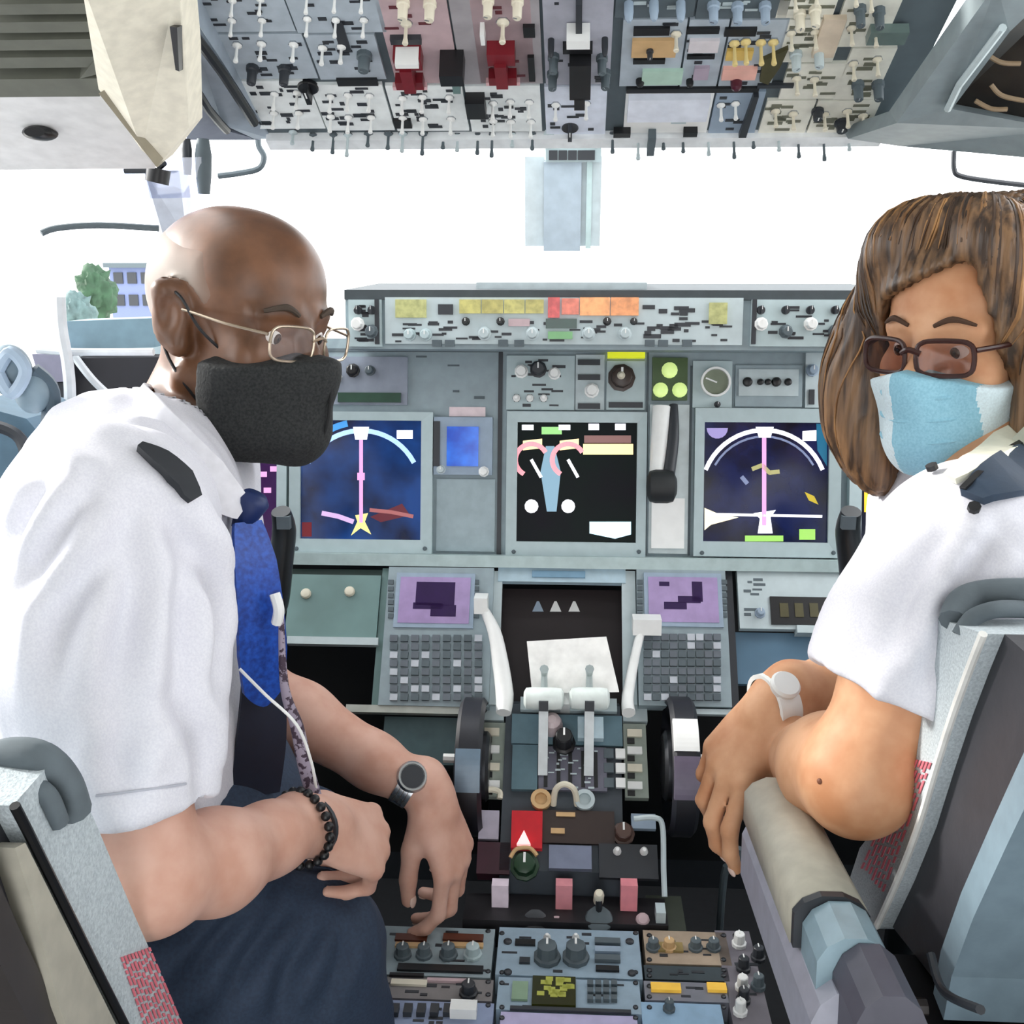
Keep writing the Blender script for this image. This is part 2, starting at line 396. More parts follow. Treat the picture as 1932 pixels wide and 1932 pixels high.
t = thing('overhead_edge_rail', 'blue-grey diagonal rail with black seams at the left edge of the overhead panel', 'rail', at(450, 250, 1.2))
rm = mat('rail_grey', (158, 170, 182), .5)
bm = B(); add_prism(bm, [at(318, -40, .98), at(372, 90, 1.07), at(362, 96, 1.07), at(356, 130, 1.08), at(420, 235, 1.2), at(480, 262, 1.25), at(512, 262, 1.25), at(352, 10, 1.0)], (0, .03, .02)); obj('rail', bm, rm, t, bevel=.002)
tube('upper_seam', [at(300, -40, .965), at(345, 36, 1.01), at(420, 138, 1.1), at(480, 232, 1.2)], .005, M['black'], t, sub=2)
tube('lower_seam', [at(358, 148, 1.08), at(392, 205, 1.13), at(428, 246, 1.2)], .0045, M['black'], t, sub=2)
pprism('shade_panel', [(356, 160, 1.09), (424, 246, 1.21), (490, 264, 1.26), (352, 264, 1.2)], (0, .02, .01), mat('lilac_grey', (140, 146, 160), .6), t)

t = thing('sun_visor', 'small pale lilac translucent sun visor hanging left of the window post', 'visor', at(240, 300, 1.12))
vm = glassmat('visor_tint', (.80, .83, .93), .1)
bm = B(); add_prism(bm, [at(190, 300, 1.12), at(380, 296, 1.14), at(380, 372, 1.15), at(192, 376, 1.13)], (0, .004, 0)); obj('blade', bm, vm, t)
tube('hinge_rod', [at(235, 322, 1.11), at(290, 320, 1.11), at(310, 308, 1.10)], .003, M['dark'], t)
t = thing('map_light', 'slim dark grey map light hanging at the window post above the captain', 'lamp', at(380, 262, 1.15))
for nm, x, w_, mm in (('barrel', 383, 16, M['panel_d']), ('clip', 352, 10, M['dark'])):
    a = at(x, 262, 1.15); b = at(x+2, 366 if nm == 'barrel' else 330, 1.15); r = w_/CAMF*1.1
    bm = B(); add_tube(bm, [a, a*.7+b*.3, a*.3+b*.7, b], [r*.7, r, r*.9, r*.7], sub=1, n=14); obj(nm, bm, mm, t, smooth='auto')
bm = B(); add_tube(bm, [at(300, 318, 1.1), at(296, 345, 1.1)], .012, sub=1, n=12); obj('swivel', bm, M['black'], t, smooth='auto')
t = thing('grab_handle', 'thin grey wire grab handle at the left end of the windscreen top', 'handle', at(492, 262, 1.3))
tube('bar', [at(487, 250, 1.3), at(488, 275, 1.3), at(498, 296, 1.3), at(488, 318, 1.3), at(450, 327, 1.3), at(412, 332, 1.3)], .0035, M['panel_d'], t)
t = thing('grab_handle', 'thin dark wire grab handle under the grey frame at the right edge', 'handle', at(1800, 290, 1.3))
tube('bar', [at(1800, 285, 1.3), at(1800, 318, 1.3), at(1812, 332, 1.3), at(1870, 342, 1.3), at(1960, 352, 1.3)], .003, M['dark'], t)

# right upper corner: grey frame round the dark eyebrow panel
t = thing('eyebrow_panel', 'grey framed dark panel in the top right corner beside the overhead switches', 'panel', at(1800, 270, 1.0))
fm = mat('frame_grey', (134, 146, 150), .5)
E0 = [at(1880, -30, .92), at(1692, 232, 1.12), at(1600, 262, 1.22), at(1700, 276, 1.22), at(1990, 302, 1.15), at(2010, 245, 1.1), at(1796, 206, 1.1), at(1905, 60, .97), at(2000, -30, .92)]
bm = B(); n = len(E0)
add_prism(bm, [E0[0], E0[1], E0[6], E0[7], E0[8]], (0, .03, .015)); add_prism(bm, [E0[1], E0[2], E0[3], E0[4], E0[5], E0[6]], (0, .03, .015))
obj('frame', bm, fm, t, bevel=.002)
tube('frame_edge', [at(1892, 52, .955), at(1810, 160, 1.05), at(1788, 206, 1.09)], .0035, M['panel_l'], t, sub=1)
bm = B(); add_prism(bm, [at(1900, 40, 1.0), at(1780, 212, 1.13), at(2000, 262, 1.13), at(2000, 0, .99)], (0, .02, .01)); obj('dark_board', bm, mat('brown_black', (38, 34, 30), .4, rgb2=(20, 18, 18), scale=30), t)
for i, pp in enumerate([[(1865, 105), (1890, 118), (1925, 120)], [(1870, 160), (1890, 180), (1932, 190)], [(1840, 190), (1870, 205), (1900, 206)]]):
    tube('wire', [at(x, y, 1.03+i*.02) for x, y in pp], .0022, mat('wire_tan', (130, 110, 84), .5), t)

# things beside the captain's back: hose, cable, headset and stowed bag on the side console
t = thing('oxygen_hose', 'white oxygen hose hanging in a line behind the captain by the side window', 'hose', at(125, 800, 1.1))
tube('hose', [at(112, 560, 1.1), at(116, 620, 1.1), at(128, 690, 1.1), at(132, 760, 1.1), at(124, 860, 1.1)], .0065, mat('hose_white', (214, 220, 224), .5), t)
tube('branch', [at(140, 672, 1.12), at(180, 722, 1.12), at(240, 775, 1.12)], .0045, MATS['hose_white'], t)
tube('rail', [at(70, 660, 1.11), at(140, 664, 1.11), at(290, 664, 1.11)], .004, MATS['hose_white'], t)
wbox('side_console', -.79, .55, 0, -.60, 1.5, .80, mat('console_dark', (40, 44, 52), .6), None, bevel=.01)
tag(bpy.data.objects['side_console'], 'dark side console along the wall behind the captain', 'console')
t = thing('headset', 'grey-blue headset with round ear cups at the left edge behind the captain', 'headset', at(40, 800, .95))
for (x, y, r) in ((20, 700, 42), (60, 740, 34)):
    c = at(x, y, .95); bm = B(); bmesh.ops.create_uvsphere(bm, u_segments=24, v_segments=14, radius=1, matrix=Matrix.Translation(c) @ Matrix.Diagonal((r/2100, r/2600, r/1700, 1))); obj('ear_cup', bm, mat('cup_grey', (120, 140, 152), .5), t, smooth=True)
tube('band', [at(60, 700, .95), at(95, 740, .96), at(90, 830, .96), at(60, 900, .96), at(0, 930, .95)], .009, mat('band_slate', (64, 84, 98), .5), t)
tube('cushion_ring', [at(-5, 700, .93), at(20, 665, .93), at(48, 700, .93), at(22, 742, .93)], .006, M['panel_b'], t, closed=True)
t = thing('flight_bag', 'slate blue bag stowed low at the left edge behind the captain', 'bag', at(20, 980, .9))
bm = B(); add_prism(bm, [at(-60, 760, .98), at(50, 790, .98), at(110, 860, .98), at(120, 1010, .98), at(-60, 1010, .98)], (0, .12, 0)); obj('body', bm, mat('bag_slate', (82, 110, 128), .7, bump=.3), t, bevel=.02, seg=3)
tube('strap', [at(-20, 800, .96), at(40, 830, .96), at(60, 930, .96)], .006, M['dark'], t)

sc_ = bpy.data.objects['side_console']
pprism('dark_side_pocket', [(132, 676, 1.22), (300, 674, 1.22), (300, 1000, 1.22), (132, 1000, 1.22)], (0, .05, 0), mat('pocket_black', (24, 24, 32), .6), sc_, bevel=.004)
pprism('sill_equipment', [(126, 606, 1.24), (292, 600, 1.24), (292, 655, 1.24), (126, 662, 1.24)], (0, .06, 0), mat('sill_equipment_teal', (112, 142, 156), .5), sc_, bevel=.004)
pprism('grey_bracket', [(60, 668, 1.2), (122, 668, 1.2), (122, 720, 1.2), (76, 722, 1.2)], (0, .04, 0), mat('bracket_lilac', (130, 130, 150), .6), sc_, bevel=.004)
pprism('dark_board', [(70, 722, 1.21), (128, 722, 1.21), (128, 1000, 1.21), (70, 1000, 1.21)], (0, .04, 0), mat('pocket_slate', (30, 38, 46), .6), sc_, bevel=.004)
# cabin bulkhead with its doorway behind the camera, and the rear side walls: what the light of the flight deck bounces off
rm_ = mat('rear_lining', (176, 174, 168), .7)
struct(wbox('wall_back', -1.0, -1.0, 0, -.38, -.95, 2.0, rm_)); struct(wbox('wall_rear', .38, -1.0, 0, 1.0, -.95, 2.0, rm_)); struct(wbox('wall_top', -.38, -1.0, 1.9, .38, -.95, 2.0, rm_))
struct(wbox('ceiling_rear', -1.0, -.95, 2.0, 1.0, .30, 2.05, rm_))
struct(wbox('wall_left_rear', -1.05, -.95, 0, -1.0, .35, 2.0, rm_)); struct(wbox('wall_right_rear', 1.0, -.95, 0, 1.05, .0, 2.0, rm_))
# ================================================================ overhead panel
OH = Plane(at(1085, 262, 1.25), at(1085, 0, 1.05)-at(1085, 262, 1.25))
ohp = thing('overhead_console', 'large sloping overhead panel full of switches, guards and knobs above the windscreen', 'control panel', OH.o)
pl_mats = {}
def marks(name, pl, x0, y0, x1, y1, n, parent, m=None, base=.0012, seed=1, w=(8, 30), h=(3, 6)):
    """fine engraved-looking label dashes and seams of one module, one part"""
    rr = random.Random(seed); bm = B()
    for _ in range(n):
        a = rr.uniform(x0, x1-w[1]); b = rr.uniform(y0, y1-h[1]); ww = rr.uniform(*w); hh = rr.uniform(*h)
        u0, v1 = pl.uv(a, b); u1, v0 = pl.uv(a+ww, b+hh); add_box(bm, pl.m4(), min(u0, u1), min(v0, v1), base, max(u0, u1), max(v0, v1), base+.0006)
    o = obj(name, bm, m or M['dark'], parent); o['kind'] = 'stuff'; return o
pbox('backing_board', OH, 345, -60, 1760, 262, .012, M['panel_d'], ohp, base=-.014)
pbox('front_lip', OH, 505, 250, 1660, 268, .02, mat('lip_grey', (236, 240, 242), .5), ohp, base=-.012, bevel=.002)
def om(x0, y0, x1, y1, m, seed, h=.006, n=14, mk=None):
    p = pbox('module_plate', OH, x0, y0, x1, y1, h, m, ohp, base=-.004, bevel=.0012)
    marks('legend', OH, x0+4, y0+4, x1-4, y1-4, n, p, mk, base=.0022, seed=seed); return p
def grid(pl, par, xs, ys, kind='toggle', r=9, m=None, m2=None, h=.02, jit=3, base=.002, seed=0, name=None):
    rr = random.Random(seed); nm = name or {'toggle': 'toggle_switch', 'knob': 'knob', 'bar': 'rotary_selector', 'dome': 'button', 'gauge': 'gauge'}[kind]
    for y in ys:
        for x in xs: pknob(nm, pl, x+rr.uniform(-jit, jit), y+rr.uniform(-jit, jit), r, m or M['white'], par, h=h, base=base, style=kind, m2=m2 or M['metal'], rot=rr.choice([0, .5, -.6, 1.2]) if kind in ('bar', 'knob', 'gauge') else 0)
A = M['panel_b']; Bm = mat('skylit_module', (236, 242, 242), .45); Cm = mat('cream_module', (230, 230, 218), .5)  # Bm, front-row plates: brightness from the sky put into a near-white colour
G1 = mat('steel_module', (176, 188, 198), .5)
p = om(372, -50, 545, 62, G1, 1); grid(OH, p, [445, 500], [0, 40], 'toggle', 8, M['white'], h=.018)
p = om(430, 66, 590, 150, G1, 2); grid(OH, p, [452, 500, 560], [84], 'toggle', 9, M['white'], h=.02); grid(OH, p, [480, 545], [126], 'knob', 12, M['dark'])
p = om(548, -50, 722, 62, G1, 3); grid(OH, p, [585, 640, 690], [-10, 36], 'toggle', 8, M['white'])
p = om(594, 66, 722, 150, G1, 4); grid(OH, p, [612, 650], [88], 'toggle', 9, M['white']); grid(OH, p, [690], [100], 'knob', 15, M['panel_d'])
pbox('slot_window', OH, 640, 146, 716, 158, .003, M['black'], p, base=.002); pbox('slot_window', OH, 640, 40, 660, 96, .002, M['dark'], p, base=.002)
p = om(470, 154, 600, 244, Bm, 5, n=18); grid(OH, p, [520, 565], [176, 214], 'toggle', 8, M['white']); pknob('rotary_selector', OH, 585, 165, 20, M['black'], p, h=.016, style='bar')
p = om(604, 160, 735, 246, Bm, 6, n=18); grid(OH, p, [625, 660, 700], [180, 220], 'toggle', 8, M['white'])
p = om(740, 160, 880, 246, Bm, 7, n=20); grid(OH, p, [760, 800, 850], [182, 222], 'toggle', 8, M['white']); pbox('dark_window', OH, 745, 222, 778, 236, .004, M['black'], p, base=.002)
p = om(885, 160, 1022, 246, Bm, 8, n=20); grid(OH, p, [930, 965, 1000], [190, 226], 'toggle', 8, M['white']); pbox('guard', OH, 882, 172, 918, 202, .014, M['black'], p, base=.002, bevel=.002)
p = om(726, -50, 856, 156, M['pink'], 9, n=10, mk=mat('mark_wine', (96, 40, 48), .5))
def guard(par, x, y):
    g = pbox('switch_guard', OH, x-26, y-8, x+26, y+14, .016, M['red'], par, base=.002, bevel=.002)
    pbox('guard_leg', OH, x-11, y+10, x+11, y+52, .02, M['red'], g, base=.002, bevel=.002)
    pbox('guard_foot', OH, x-24, y+44, x+28, y+58, .012, M['red'], g, base=.002, bevel=.002)
    pbox('hinge_plate', OH, x-30, y+62, x+34, y+68, .006, mat('rose_pale', (220, 180, 184), .5), g, base=.002)
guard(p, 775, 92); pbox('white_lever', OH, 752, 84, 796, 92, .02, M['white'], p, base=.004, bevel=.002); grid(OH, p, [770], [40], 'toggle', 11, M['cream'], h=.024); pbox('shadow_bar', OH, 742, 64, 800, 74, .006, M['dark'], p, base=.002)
grid(OH, p, [765, 820], [0], 'knob', 13, M['cream'])
pbox('wide_plate', OH, 860, -50, 1024, 156, .006, mat('taupe_grey', (166, 162, 166), .5), ohp, base=-.004, bevel=.001)
p = om(898, -48, 1008, 154, M['pink'], 10, n=10, mk=MATS['mark_wine']); guard(p, 950, 82); grid(OH, p, [952], [36], 'toggle', 12, M['cream'], h=.024); grid(OH, p, [925, 985], [-6], 'knob', 12, M['cream'])
pbox('white_stop', OH, 912, 40, 920, 60, .014, M['white'], p, base=.002); pbox('black_window', OH, 992, 42, 1014, 62, .004, M['black'], p, base=.002); pbox('black_window', OH, 1000, 100, 1012, 145, .004, M['black'], p, base=.002)
p = pbox('black_lever', OH, 836, 92, 880, 112, .03, M['black'], ohp, base=.002, bevel=.003); pbox('lever_stem', OH, 856, 108, 870, 150, .016, M['teal'], p, base=.002)
# central column
p = om(1030, -50, 1160, 156, mat('lavender_grey', (176, 178, 190), .5), 11, n=10); 
pbox('handle', OH, 1074, 36, 1118, 52, .02, M['white'], p, base=.004, bevel=.003); pbox('stem', OH, 1092, -20, 1104, 40, .014, M['dark'], p, base=.002)
pbox('base_bar', OH, 1066, 74, 1122, 82, .01, M['black'], p, base=.002); pbox('black_lever', OH, 1078, 84, 1118, 150, .022, M['black'], p, base=.002, bevel=.004); pbox('black_tip', OH, 1086, 146, 1106, 170, .022, M['black'], p, base=.002, bevel=.003)
grid(OH, p, [1046, 1142], [100, 132], 'knob', 11, M['panel_d']); grid(OH, p, [1042, 1146], [70], 'dome', 6, M['dark'])
p = om(1030, 160, 1145, 252, mat('skylit_lavender', (222, 230, 244), .5), 12, n=8); pknob('rotary_selector', OH, 1076, 238, 16, M['dark'], p, h=.014, style='bar'); grid(OH, p, [1048, 1108], [192], 'toggle', 8, M['white'])  # paler copy of the lavender plate, sky brightness put into its colour
# right half
p = om(1168, -50, 1320, 28, M['panel_d'], 13, n=10, mk=M['panel_l']); grid(OH, p, [1190, 1240, 1290], [0], 'dome', 9, M['panel_b'])
p = om(1324, -50, 1500, 28, M['panel_d'], 14, n=10, mk=M['panel_l']); grid(OH, p, [1350, 1400, 1450], [0], 'knob', 12, M['panel_b'])
p = om(1176, 32, 1292, 158, G1, 15, n=8)
pbox('black_window', OH, 1200, 44, 1268, 58, .003, M['black'], p, base=.002); w_ = pbox('tan_window', OH, 1196, 66, 1280, 98, .004, M['tan'], p, base=.002); pknob('knob', OH, 1230, 84, 7, M['dark'], p, h=.01, base=.006)
pbox('black_window', OH, 1198, 104, 1258, 112, .003, M['black'], p, base=.002); pbox('mint_window', OH, 1214, 124, 1290, 150, .004, mat('mint_pale', (176, 206, 190), .4), p, base=.002); grid(OH, p, [1208], [145], 'dome', 8, M['black'], h=.008)
grid(OH, p, [1278], [56], 'toggle', 10, M['cream'])
p = om(1296, 32, 1368, 158, G1, 16, n=6); pbox('black_window', OH, 1300, 44, 1362, 54, .003, M['black'], p, base=.002); pbox('white_window', OH, 1304, 66, 1360, 88, .004, mat('lamp_white', (216, 210, 214), .4), p, base=.002); pbox('black_window', OH, 1300, 96, 1352, 102, .003, M['black'], p, base=.002); pbox('violet_window', OH, 1312, 118, 1340, 140, .004, mat('mauve', (170, 156, 172), .4), p, base=.002); grid(OH, p, [1302], [145], 'dome', 7, M['black'], h=.008)
p = om(1372, 32, 1476, 158, G1, 17, n=8); pbox('black_window', OH, 1372, 44, 1432, 58, .003, M['black'], p, base=.002); grid(OH, p, [1388, 1412, 1440, 1462], [72], 'toggle', 10, mat('lemon_lever', (228, 206, 140), .4), h=.026); pbox('gold_window', OH, 1374, 84, 1424, 102, .004, mat('gold', (214, 180, 96), .4), p, base=.002)
pbox('peach_window', OH, 1366, 118, 1430, 138, .005, mat('peach', (232, 178, 164), .4), p, base=.002); pknob('button', OH, 1392, 142, 11, mat('crimson', (70, 10, 34), .35), p, h=.012, base=.004, style='dome')
pbox('seam', OH, 1184, 158, 1434, 166, .005, M['black'], ohp, base=.0); pbox('seam', OH, 1432, 150, 1500, 156, .005, M['dark'], ohp, base=.0)
p = om(1180, 168, 1342, 246, M['white'], 18, n=5, mk=M['panel_l']); pbox('cover_frame', OH, 1186, 172, 1338, 214, .008, mat('cover_bluewhite', (226, 232, 244), .3), p, base=.002, bevel=.002)
pbox('catch', OH, 1158, 236, 1190, 244, .008, M['black'], p, base=.002); pbox('catch', OH, 1290, 234, 1316, 242, .008, M['black'], p, base=.002)
p = om(1346, 168, 1436, 246, M['panel_b'], 19, n=6); grid(OH, p, [1360, 1390], [190], 'toggle', 8, M['white']); bm = B(); add_prism(bm, [OH.w(*OH.uv(a, b), .002) for a, b in ((1424, 168), (1434, 168), (1408, 246), (1394, 246))], OH.n*.006); obj('slanted_bar', bm, M['dark'], p)
pbox('knob_stem', OH, 1222, 236, 1236, 270, .012, M['panel_d'], ohp, base=.004, bevel=.002); 
i = 20
for (x0, y0, x1, y1) in ((1480, 30, 1590, 110), (1594, -50, 1700, 80), (1480, -50, 1590, 26), (1482, 114, 1590, 180), (1594, 84, 1676, 180), (1440, 184, 1530, 250), (1534, 184, 1650, 250)):
    p = om(x0, y0, x1, y1, Cm, i, n=14, mk=mat('mark_olive', (110, 112, 96), .5)); i += 1
    xs = np.arange(x0+22, x1-10, 40); ys = np.arange(y0+22, y1-8, 38)
    grid(OH, p, xs, ys[::2], 'toggle', 9, M['cream'], seed=i, jit=6); 
    if len(ys) > 1: grid(OH, p, xs+8, ys[1::2], 'knob', 12, [M['panel_l'], M['panel_d'], M['cream']][i % 3], seed=i, jit=6)
pbox('oval_window', OH, 1644, 36, 1716, 60, .01, mat('smoke_green', (104, 122, 118), .2), ohp, base=.002, bevel=.004); pbox('tan_window', OH, 1548, 20, 1590, 92, .006, mat('sand', (216, 200, 178), .5), ohp, base=.002, bevel=.002)
bm = B(); add_prism(bm, [OH.w(*OH.uv(a, b), .001) for a, b in ((1444, 100), (1492, 78), (1476, 112), (1452, 146), (1436, 140))], OH.n*.006); obj('olive_lever', bm, mat('olive_dark', (70, 66, 36), .5), ohp, bevel=.001)
pknob('knob', OH, 1590, 222, 14, M['dark'], ohp, h=.012, base=.003); pknob('knob', OH, 1545, 200, 12, M['dark'], ohp, h=.012, base=.003)
# switch levers along the front edge hang below it against the sky
for i, x in enumerate(list(range(560, 1030, 34))+list(range(1160, 1640, 44))):
    pknob('toggle_switch', OH, x+(i*37) % 11-5, 252+(i*13) % 7, 8, M['panel_d'] if i % 3 else M['panel_l'], ohp, h=.016+(i % 4)*.004, style='toggle', m2=M['metal'])
# standby compass mount on the centre line
t = thing('compass_mount', 'pale blue-grey centre bracket plate with dark compass row hanging from the overhead', 'bracket', at(1065, 280, 1.34))
cmm = mat('plate_blue', (172, 188, 200), .4); fr = mat('plate_frame_white', (196, 208, 212), .35)
K = Plane(at(1068, 470, 1.40), (0, -.2, 1.0))
pbox('frame', K, 990, 296, 1134, 466, .014, fr, t, base=-.02, bevel=.004); pbox('plate', K, 1026, 304, 1096, 472, .008, cmm, t, base=-.002, bevel=.002)
pbox('side_strip', K, 1106, 300, 1116, 468, .006, mat('strip_green', (190, 214, 214), .4), t, base=-.002)
h_ = pbox('compass_housing', K, 1030, 262, 1134, 304, .03, M['bezel'], t, base=-.02, bevel=.004)
for x in (1044, 1062, 1080, 1098, 1114): pbox('compass_window', K, x-8, 282, x+8, 300, .003, M['dark'], h_, base=.009, bevel=.001)
for x in (1036, 1124): tube('arm', [K.w(*K.uv(x, 300), 0), K.w(*K.uv(x, 262), .01), OH.w(*OH.uv(x, 250), .002)], .006, M['panel_l'], t, sub=1)

# ================================================================ glareshield and mode control panel
GP = Plane(at(1068, 655, 1.36), (0, .10, 1))
gs = thing('glareshield', 'dark-edged glareshield running across below the windscreen', 'glareshield', GP.o)
bm = B(); u0 = GP.uv(650, 550)[0]; u1 = GP.uv(1700, 550)[0]; y0 = GP.w(0, GP.uv(1068, 547)[1])
add_prism(bm, [(u0, y0[1]-.006, y0[2]-.012), (u0, y0[1]-.006, y0[2]), (u0, y0[1]+.25, y0[2]+.004), (u0, y0[1]+.55, y0[2]-.06), (u0, y0[1]+.55, y0[2]-.10), (u0, y0[1]+.02, y0[2]-.016)], (u1-u0, 0, 0)); obj('top_cover', bm, mat('glare_charcoal', (66, 74, 78), .7, bump=.3), gs, bevel=.003)
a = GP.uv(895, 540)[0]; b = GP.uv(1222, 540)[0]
wbox('reflection_strip', a, y0[1]+.02, y0[2]-.002, b, y0[1]+.22, y0[2]+.009, mat('reflection_sage', (184, 196, 200), .5), gs, bevel=.003)  # pale slab stands in for a reflection along the glareshield top
pbox('fascia', GP, 652, 560, 1640, 660, .18, M['panel'], gs, base=-.18, bevel=.003)
mc = thing('mode_control_panel', 'mode control panel on the glareshield with olive, red and orange annunciators', 'control panel', GP.o)
FA = pbox('face_plate', GP, 728, 562, 1400, 650, .006, M['panel_l'], mc, bevel=.002)
marks('legend', GP, 735, 604, 1395, 650, 50, FA, M['dark'], base=.006, seed=40)
marks('legend', GP, 1210, 566, 1330, 650, 16, FA, M['dark'], base=.0062, seed=41, w=(12, 36), h=(5, 9))
def lamp(x0, y0, x1, y1, c, nm, e=.35): return pbox('annunciator', GP, x0, y0, x1, y1, .004, mat(nm, c, .3, emit=e, var=.15, scale=120), mc, base=.006, bevel=.001)
lamp(748, 566, 806, 600, (176, 178, 120), 'lamp_pale_olive', .2); lamp(868, 566, 908, 592, (176, 170, 100), 'lamp_olive'); lamp(910, 566, 950, 592, (168, 160, 92), 'lamp_olive2'); lamp(952, 566, 990, 592, (182, 176, 108), 'lamp_olive'); lamp(992, 566, 1026, 592, (186, 182, 116), 'lamp_olive2')
lamp(1034, 562, 1056, 600, (196, 84, 84), 'lamp_red'); lamp(1060, 564, 1092, 594, (214, 120, 100), 'lamp_redpink'); lamp(1094, 562, 1150, 596, (232, 160, 104), 'lamp_orange'); lamp(1152, 562, 1204, 596, (214, 142, 92), 'lamp_orange2')
lamp(1336, 572, 1370, 612, (204, 204, 150), 'lamp_pale_olive', .2)
pbox('digit_window', GP, 1030, 602, 1088, 620, .003, mat('window_darkgreen', (20, 60, 50), .2), mc, base=.006); pbox('digit_window', GP, 1034, 626, 1080, 640, .003, mat('lamp_green', (120, 180, 120), .3), mc, base=.006)
pbox('digit_window', GP, 828, 575, 856, 594, .003, M['dark'], mc, base=.006); pbox('digit_window', GP, 960, 602, 1000, 616, .003, M['pink'], mc, base=.006)
for x, r in ((880, 8), (945, 8), (1145, 8), (1195, 7)): pknob('knob', GP, x, 607, r, M['black'], mc, h=.014, base=.006)
for x in (915, 1005, 1110, 1178): pknob('knob', GP, x, 630, 13, M['panel_l'], mc, h=.02, base=.006)
for x in (775, 805): pknob('knob', GP, x, 632, 12, M['bezel'], mc, h=.018, base=.006)
for x in (826, 850, 950, 980, 1225, 1250, 1295): pbox('push_button', GP, x-9, 642, x+9, 654, .006, M['panel_d'], mc, base=.005, bevel=.001)
for x0, x1, yy in ((660, 722, 0), (1415, 1590, 1)):
    t = thing('instrument_selector_panel', 'grey selector panel with small knobs at the %s end of the glareshield' % ('left' if not yy else 'right'), 'control panel', GP.w(*GP.uv((x0+x1)/2, 650)))
    p = pbox('face_plate', GP, x0, 566, x1, 654, .008, M['bezel'], t, bevel=.002)
    marks('legend', GP, x0+6, 570, x1-6, 648, 14, p, M['dark'], base=.008, seed=50+yy)
    xs = np.linspace(x0+18, x1-18, 2 if not yy else 4)
    for j, x in enumerate(xs): pknob('knob', GP, x, 612+(j % 2)*14, 13, M['panel_d'] if j % 2 else M['white'], t, h=.016, base=.008); pknob('rotary_selector', GP, x, 586, 8, M['dark'], t, h=.012, base=.008, style='bar')
for x in (714, 1420): pbox('divider', GP, x-4, 566, x+4, 650, .012, M['dark'], gs, bevel=.001)

# ================================================================ main instrument panel
th = math.radians(12)
PP = Plane(at(1068, 1050, 1.44), (0, math.sin(th), math.cos(th)))
ip = thing('main_instrument_console', 'teal-grey main instrument panel carrying the row of display units', 'instrument panel', PP.o)
pbox('panel_board', PP, 150, 640, 2000, 1052, .02, M['panel'], ip, base=-.02)
pbox('ledge', PP, 545, 1050, 1930, 1072, .05, mat('ledge_pale', (176, 196, 196), .45), ip, base=-.02, bevel=.004)
pbox('seam', PP, 939, 664, 947, 1048, .002, M['dark'], ip); pbox('seam', PP, 560, 658, 940, 664, .002, M['panel_d'], ip); pbox('seam', PP, 1218, 664, 1222, 1048, .002, M['panel_d'], ip); pbox('seam', PP, 1300, 690, 1304, 1048, .002, M['panel_d'], ip)
marks('legend', PP, 575, 668, 930, 776, 16, ip, M['panel_d'], base=.0005, seed=60)
p = pbox('left_module', PP, 600, 674, 770, 764, .006, mat('mod_violet', (138, 146, 160), .5), ip, bevel=.002)
pbox('digit_window', PP, 640, 742, 758, 760, .004, mat('window_moss', (44, 76, 62), .3), p, base=.006); pknob('knob', PP, 668, 700, 13, M['black'], p, h=.014, base=.006); pknob('knob', PP, 700, 700, 10, M['panel_d'], p, h=.014, base=.006); pknob('knob', PP, 636, 712, 12, M['white'], p, h=.014, base=.006)
p = pbox('centre_module', PP, 956, 672, 1084, 774, .006, M['bezel'], ip, bevel=.002); marks('legend', PP, 960, 676, 1080, 770, 16, p, M['dark'], base=.006, seed=61)
pknob('knob', PP, 1016, 698, 16, M['dark'], p, h=.02, base=.006); pknob('knob', PP, 1046, 706, 12, M['white'], p, h=.016, base=.006); pknob('knob', PP, 984, 702, 13, M['white'], p, h=.016, base=.006)
for x in (975, 1000, 1026): pknob('toggle_switch', PP, x, 752, 7, M['white'], p, h=.018, base=.006, style='toggle', m2=M['dark'])
p = pbox('readout_module', PP, 1086, 670, 1140, 774, .006, M['panel_l'], ip, bevel=.002)
for a, b in ((680, 690), (708, 718), (762, 772)): pbox('digit_window', PP, 1090, a, 1132, b, .004, M['dark'], p, base=.006)
pknob('knob', PP, 1116, 738, 14, M['white'], p, h=.018, base=.006); 
p = pbox('brake_selector_module', PP, 1144, 682, 1216, 774, .006, M['bezel'], ip, bevel=.002); pknob('rotary_selector', PP, 1172, 714, 26, mat('umber', (58, 46, 40), .4), p, h=.02, base=.006, style='knob'); pknob('knob_cap', PP, 1170, 712, 9, M['cream'], p, h=.026, base=.006, style='dome'); pbox('digit_window', PP, 1148, 760, 1212, 770, .004, M['dark'], p, base=.006)
pbox('caution_light', PP, 1146, 652, 1216, 677, .012, mat('lamp_acid', (222, 228, 40), .3, emit=.5), ip, bevel=.001)
p = pbox('gear_light_box', PP, 1230, 676, 1296, 756, .008, mat('moss_dark', (62, 86, 44), .4), ip, bevel=.002)
for x, y, r in ((1262, 700, 15), (1245, 737, 14), (1281, 737, 14)): pknob('gear_light', PP, x, y, r, mat('lamp_lime', (214, 240, 150), .3, emit=.5), p, h=.006, base=.008, style='dome')
p = pbox('flap_gauge_module', PP, 1306, 682, 1380, 770, .006, M['bezel'], ip, bevel=.002); pknob('gauge', PP, 1348, 722, 28, M['white'], p, h=.01, base=.006, style='gauge', m2=mat('gauge_face', (120, 130, 110), .4), rot=1.2); pknob('knob', PP, 1352, 764, 6, M['dark'], p, base=.006)
p = pbox('readout_module', PP, 1386, 690, 1512, 768, .006, M['panel'], ip, bevel=.002); pbox('rim', PP, 1392, 698, 1504, 748, .003, M['panel_l'], p, base=.006)
for x, r in ((1408, 9), (1432, 6), (1446, 6), (1462, 9), (1484, 7)): pknob('button', PP, x, 722, r, M['black'], p, h=.006, base=.009, style='dome')
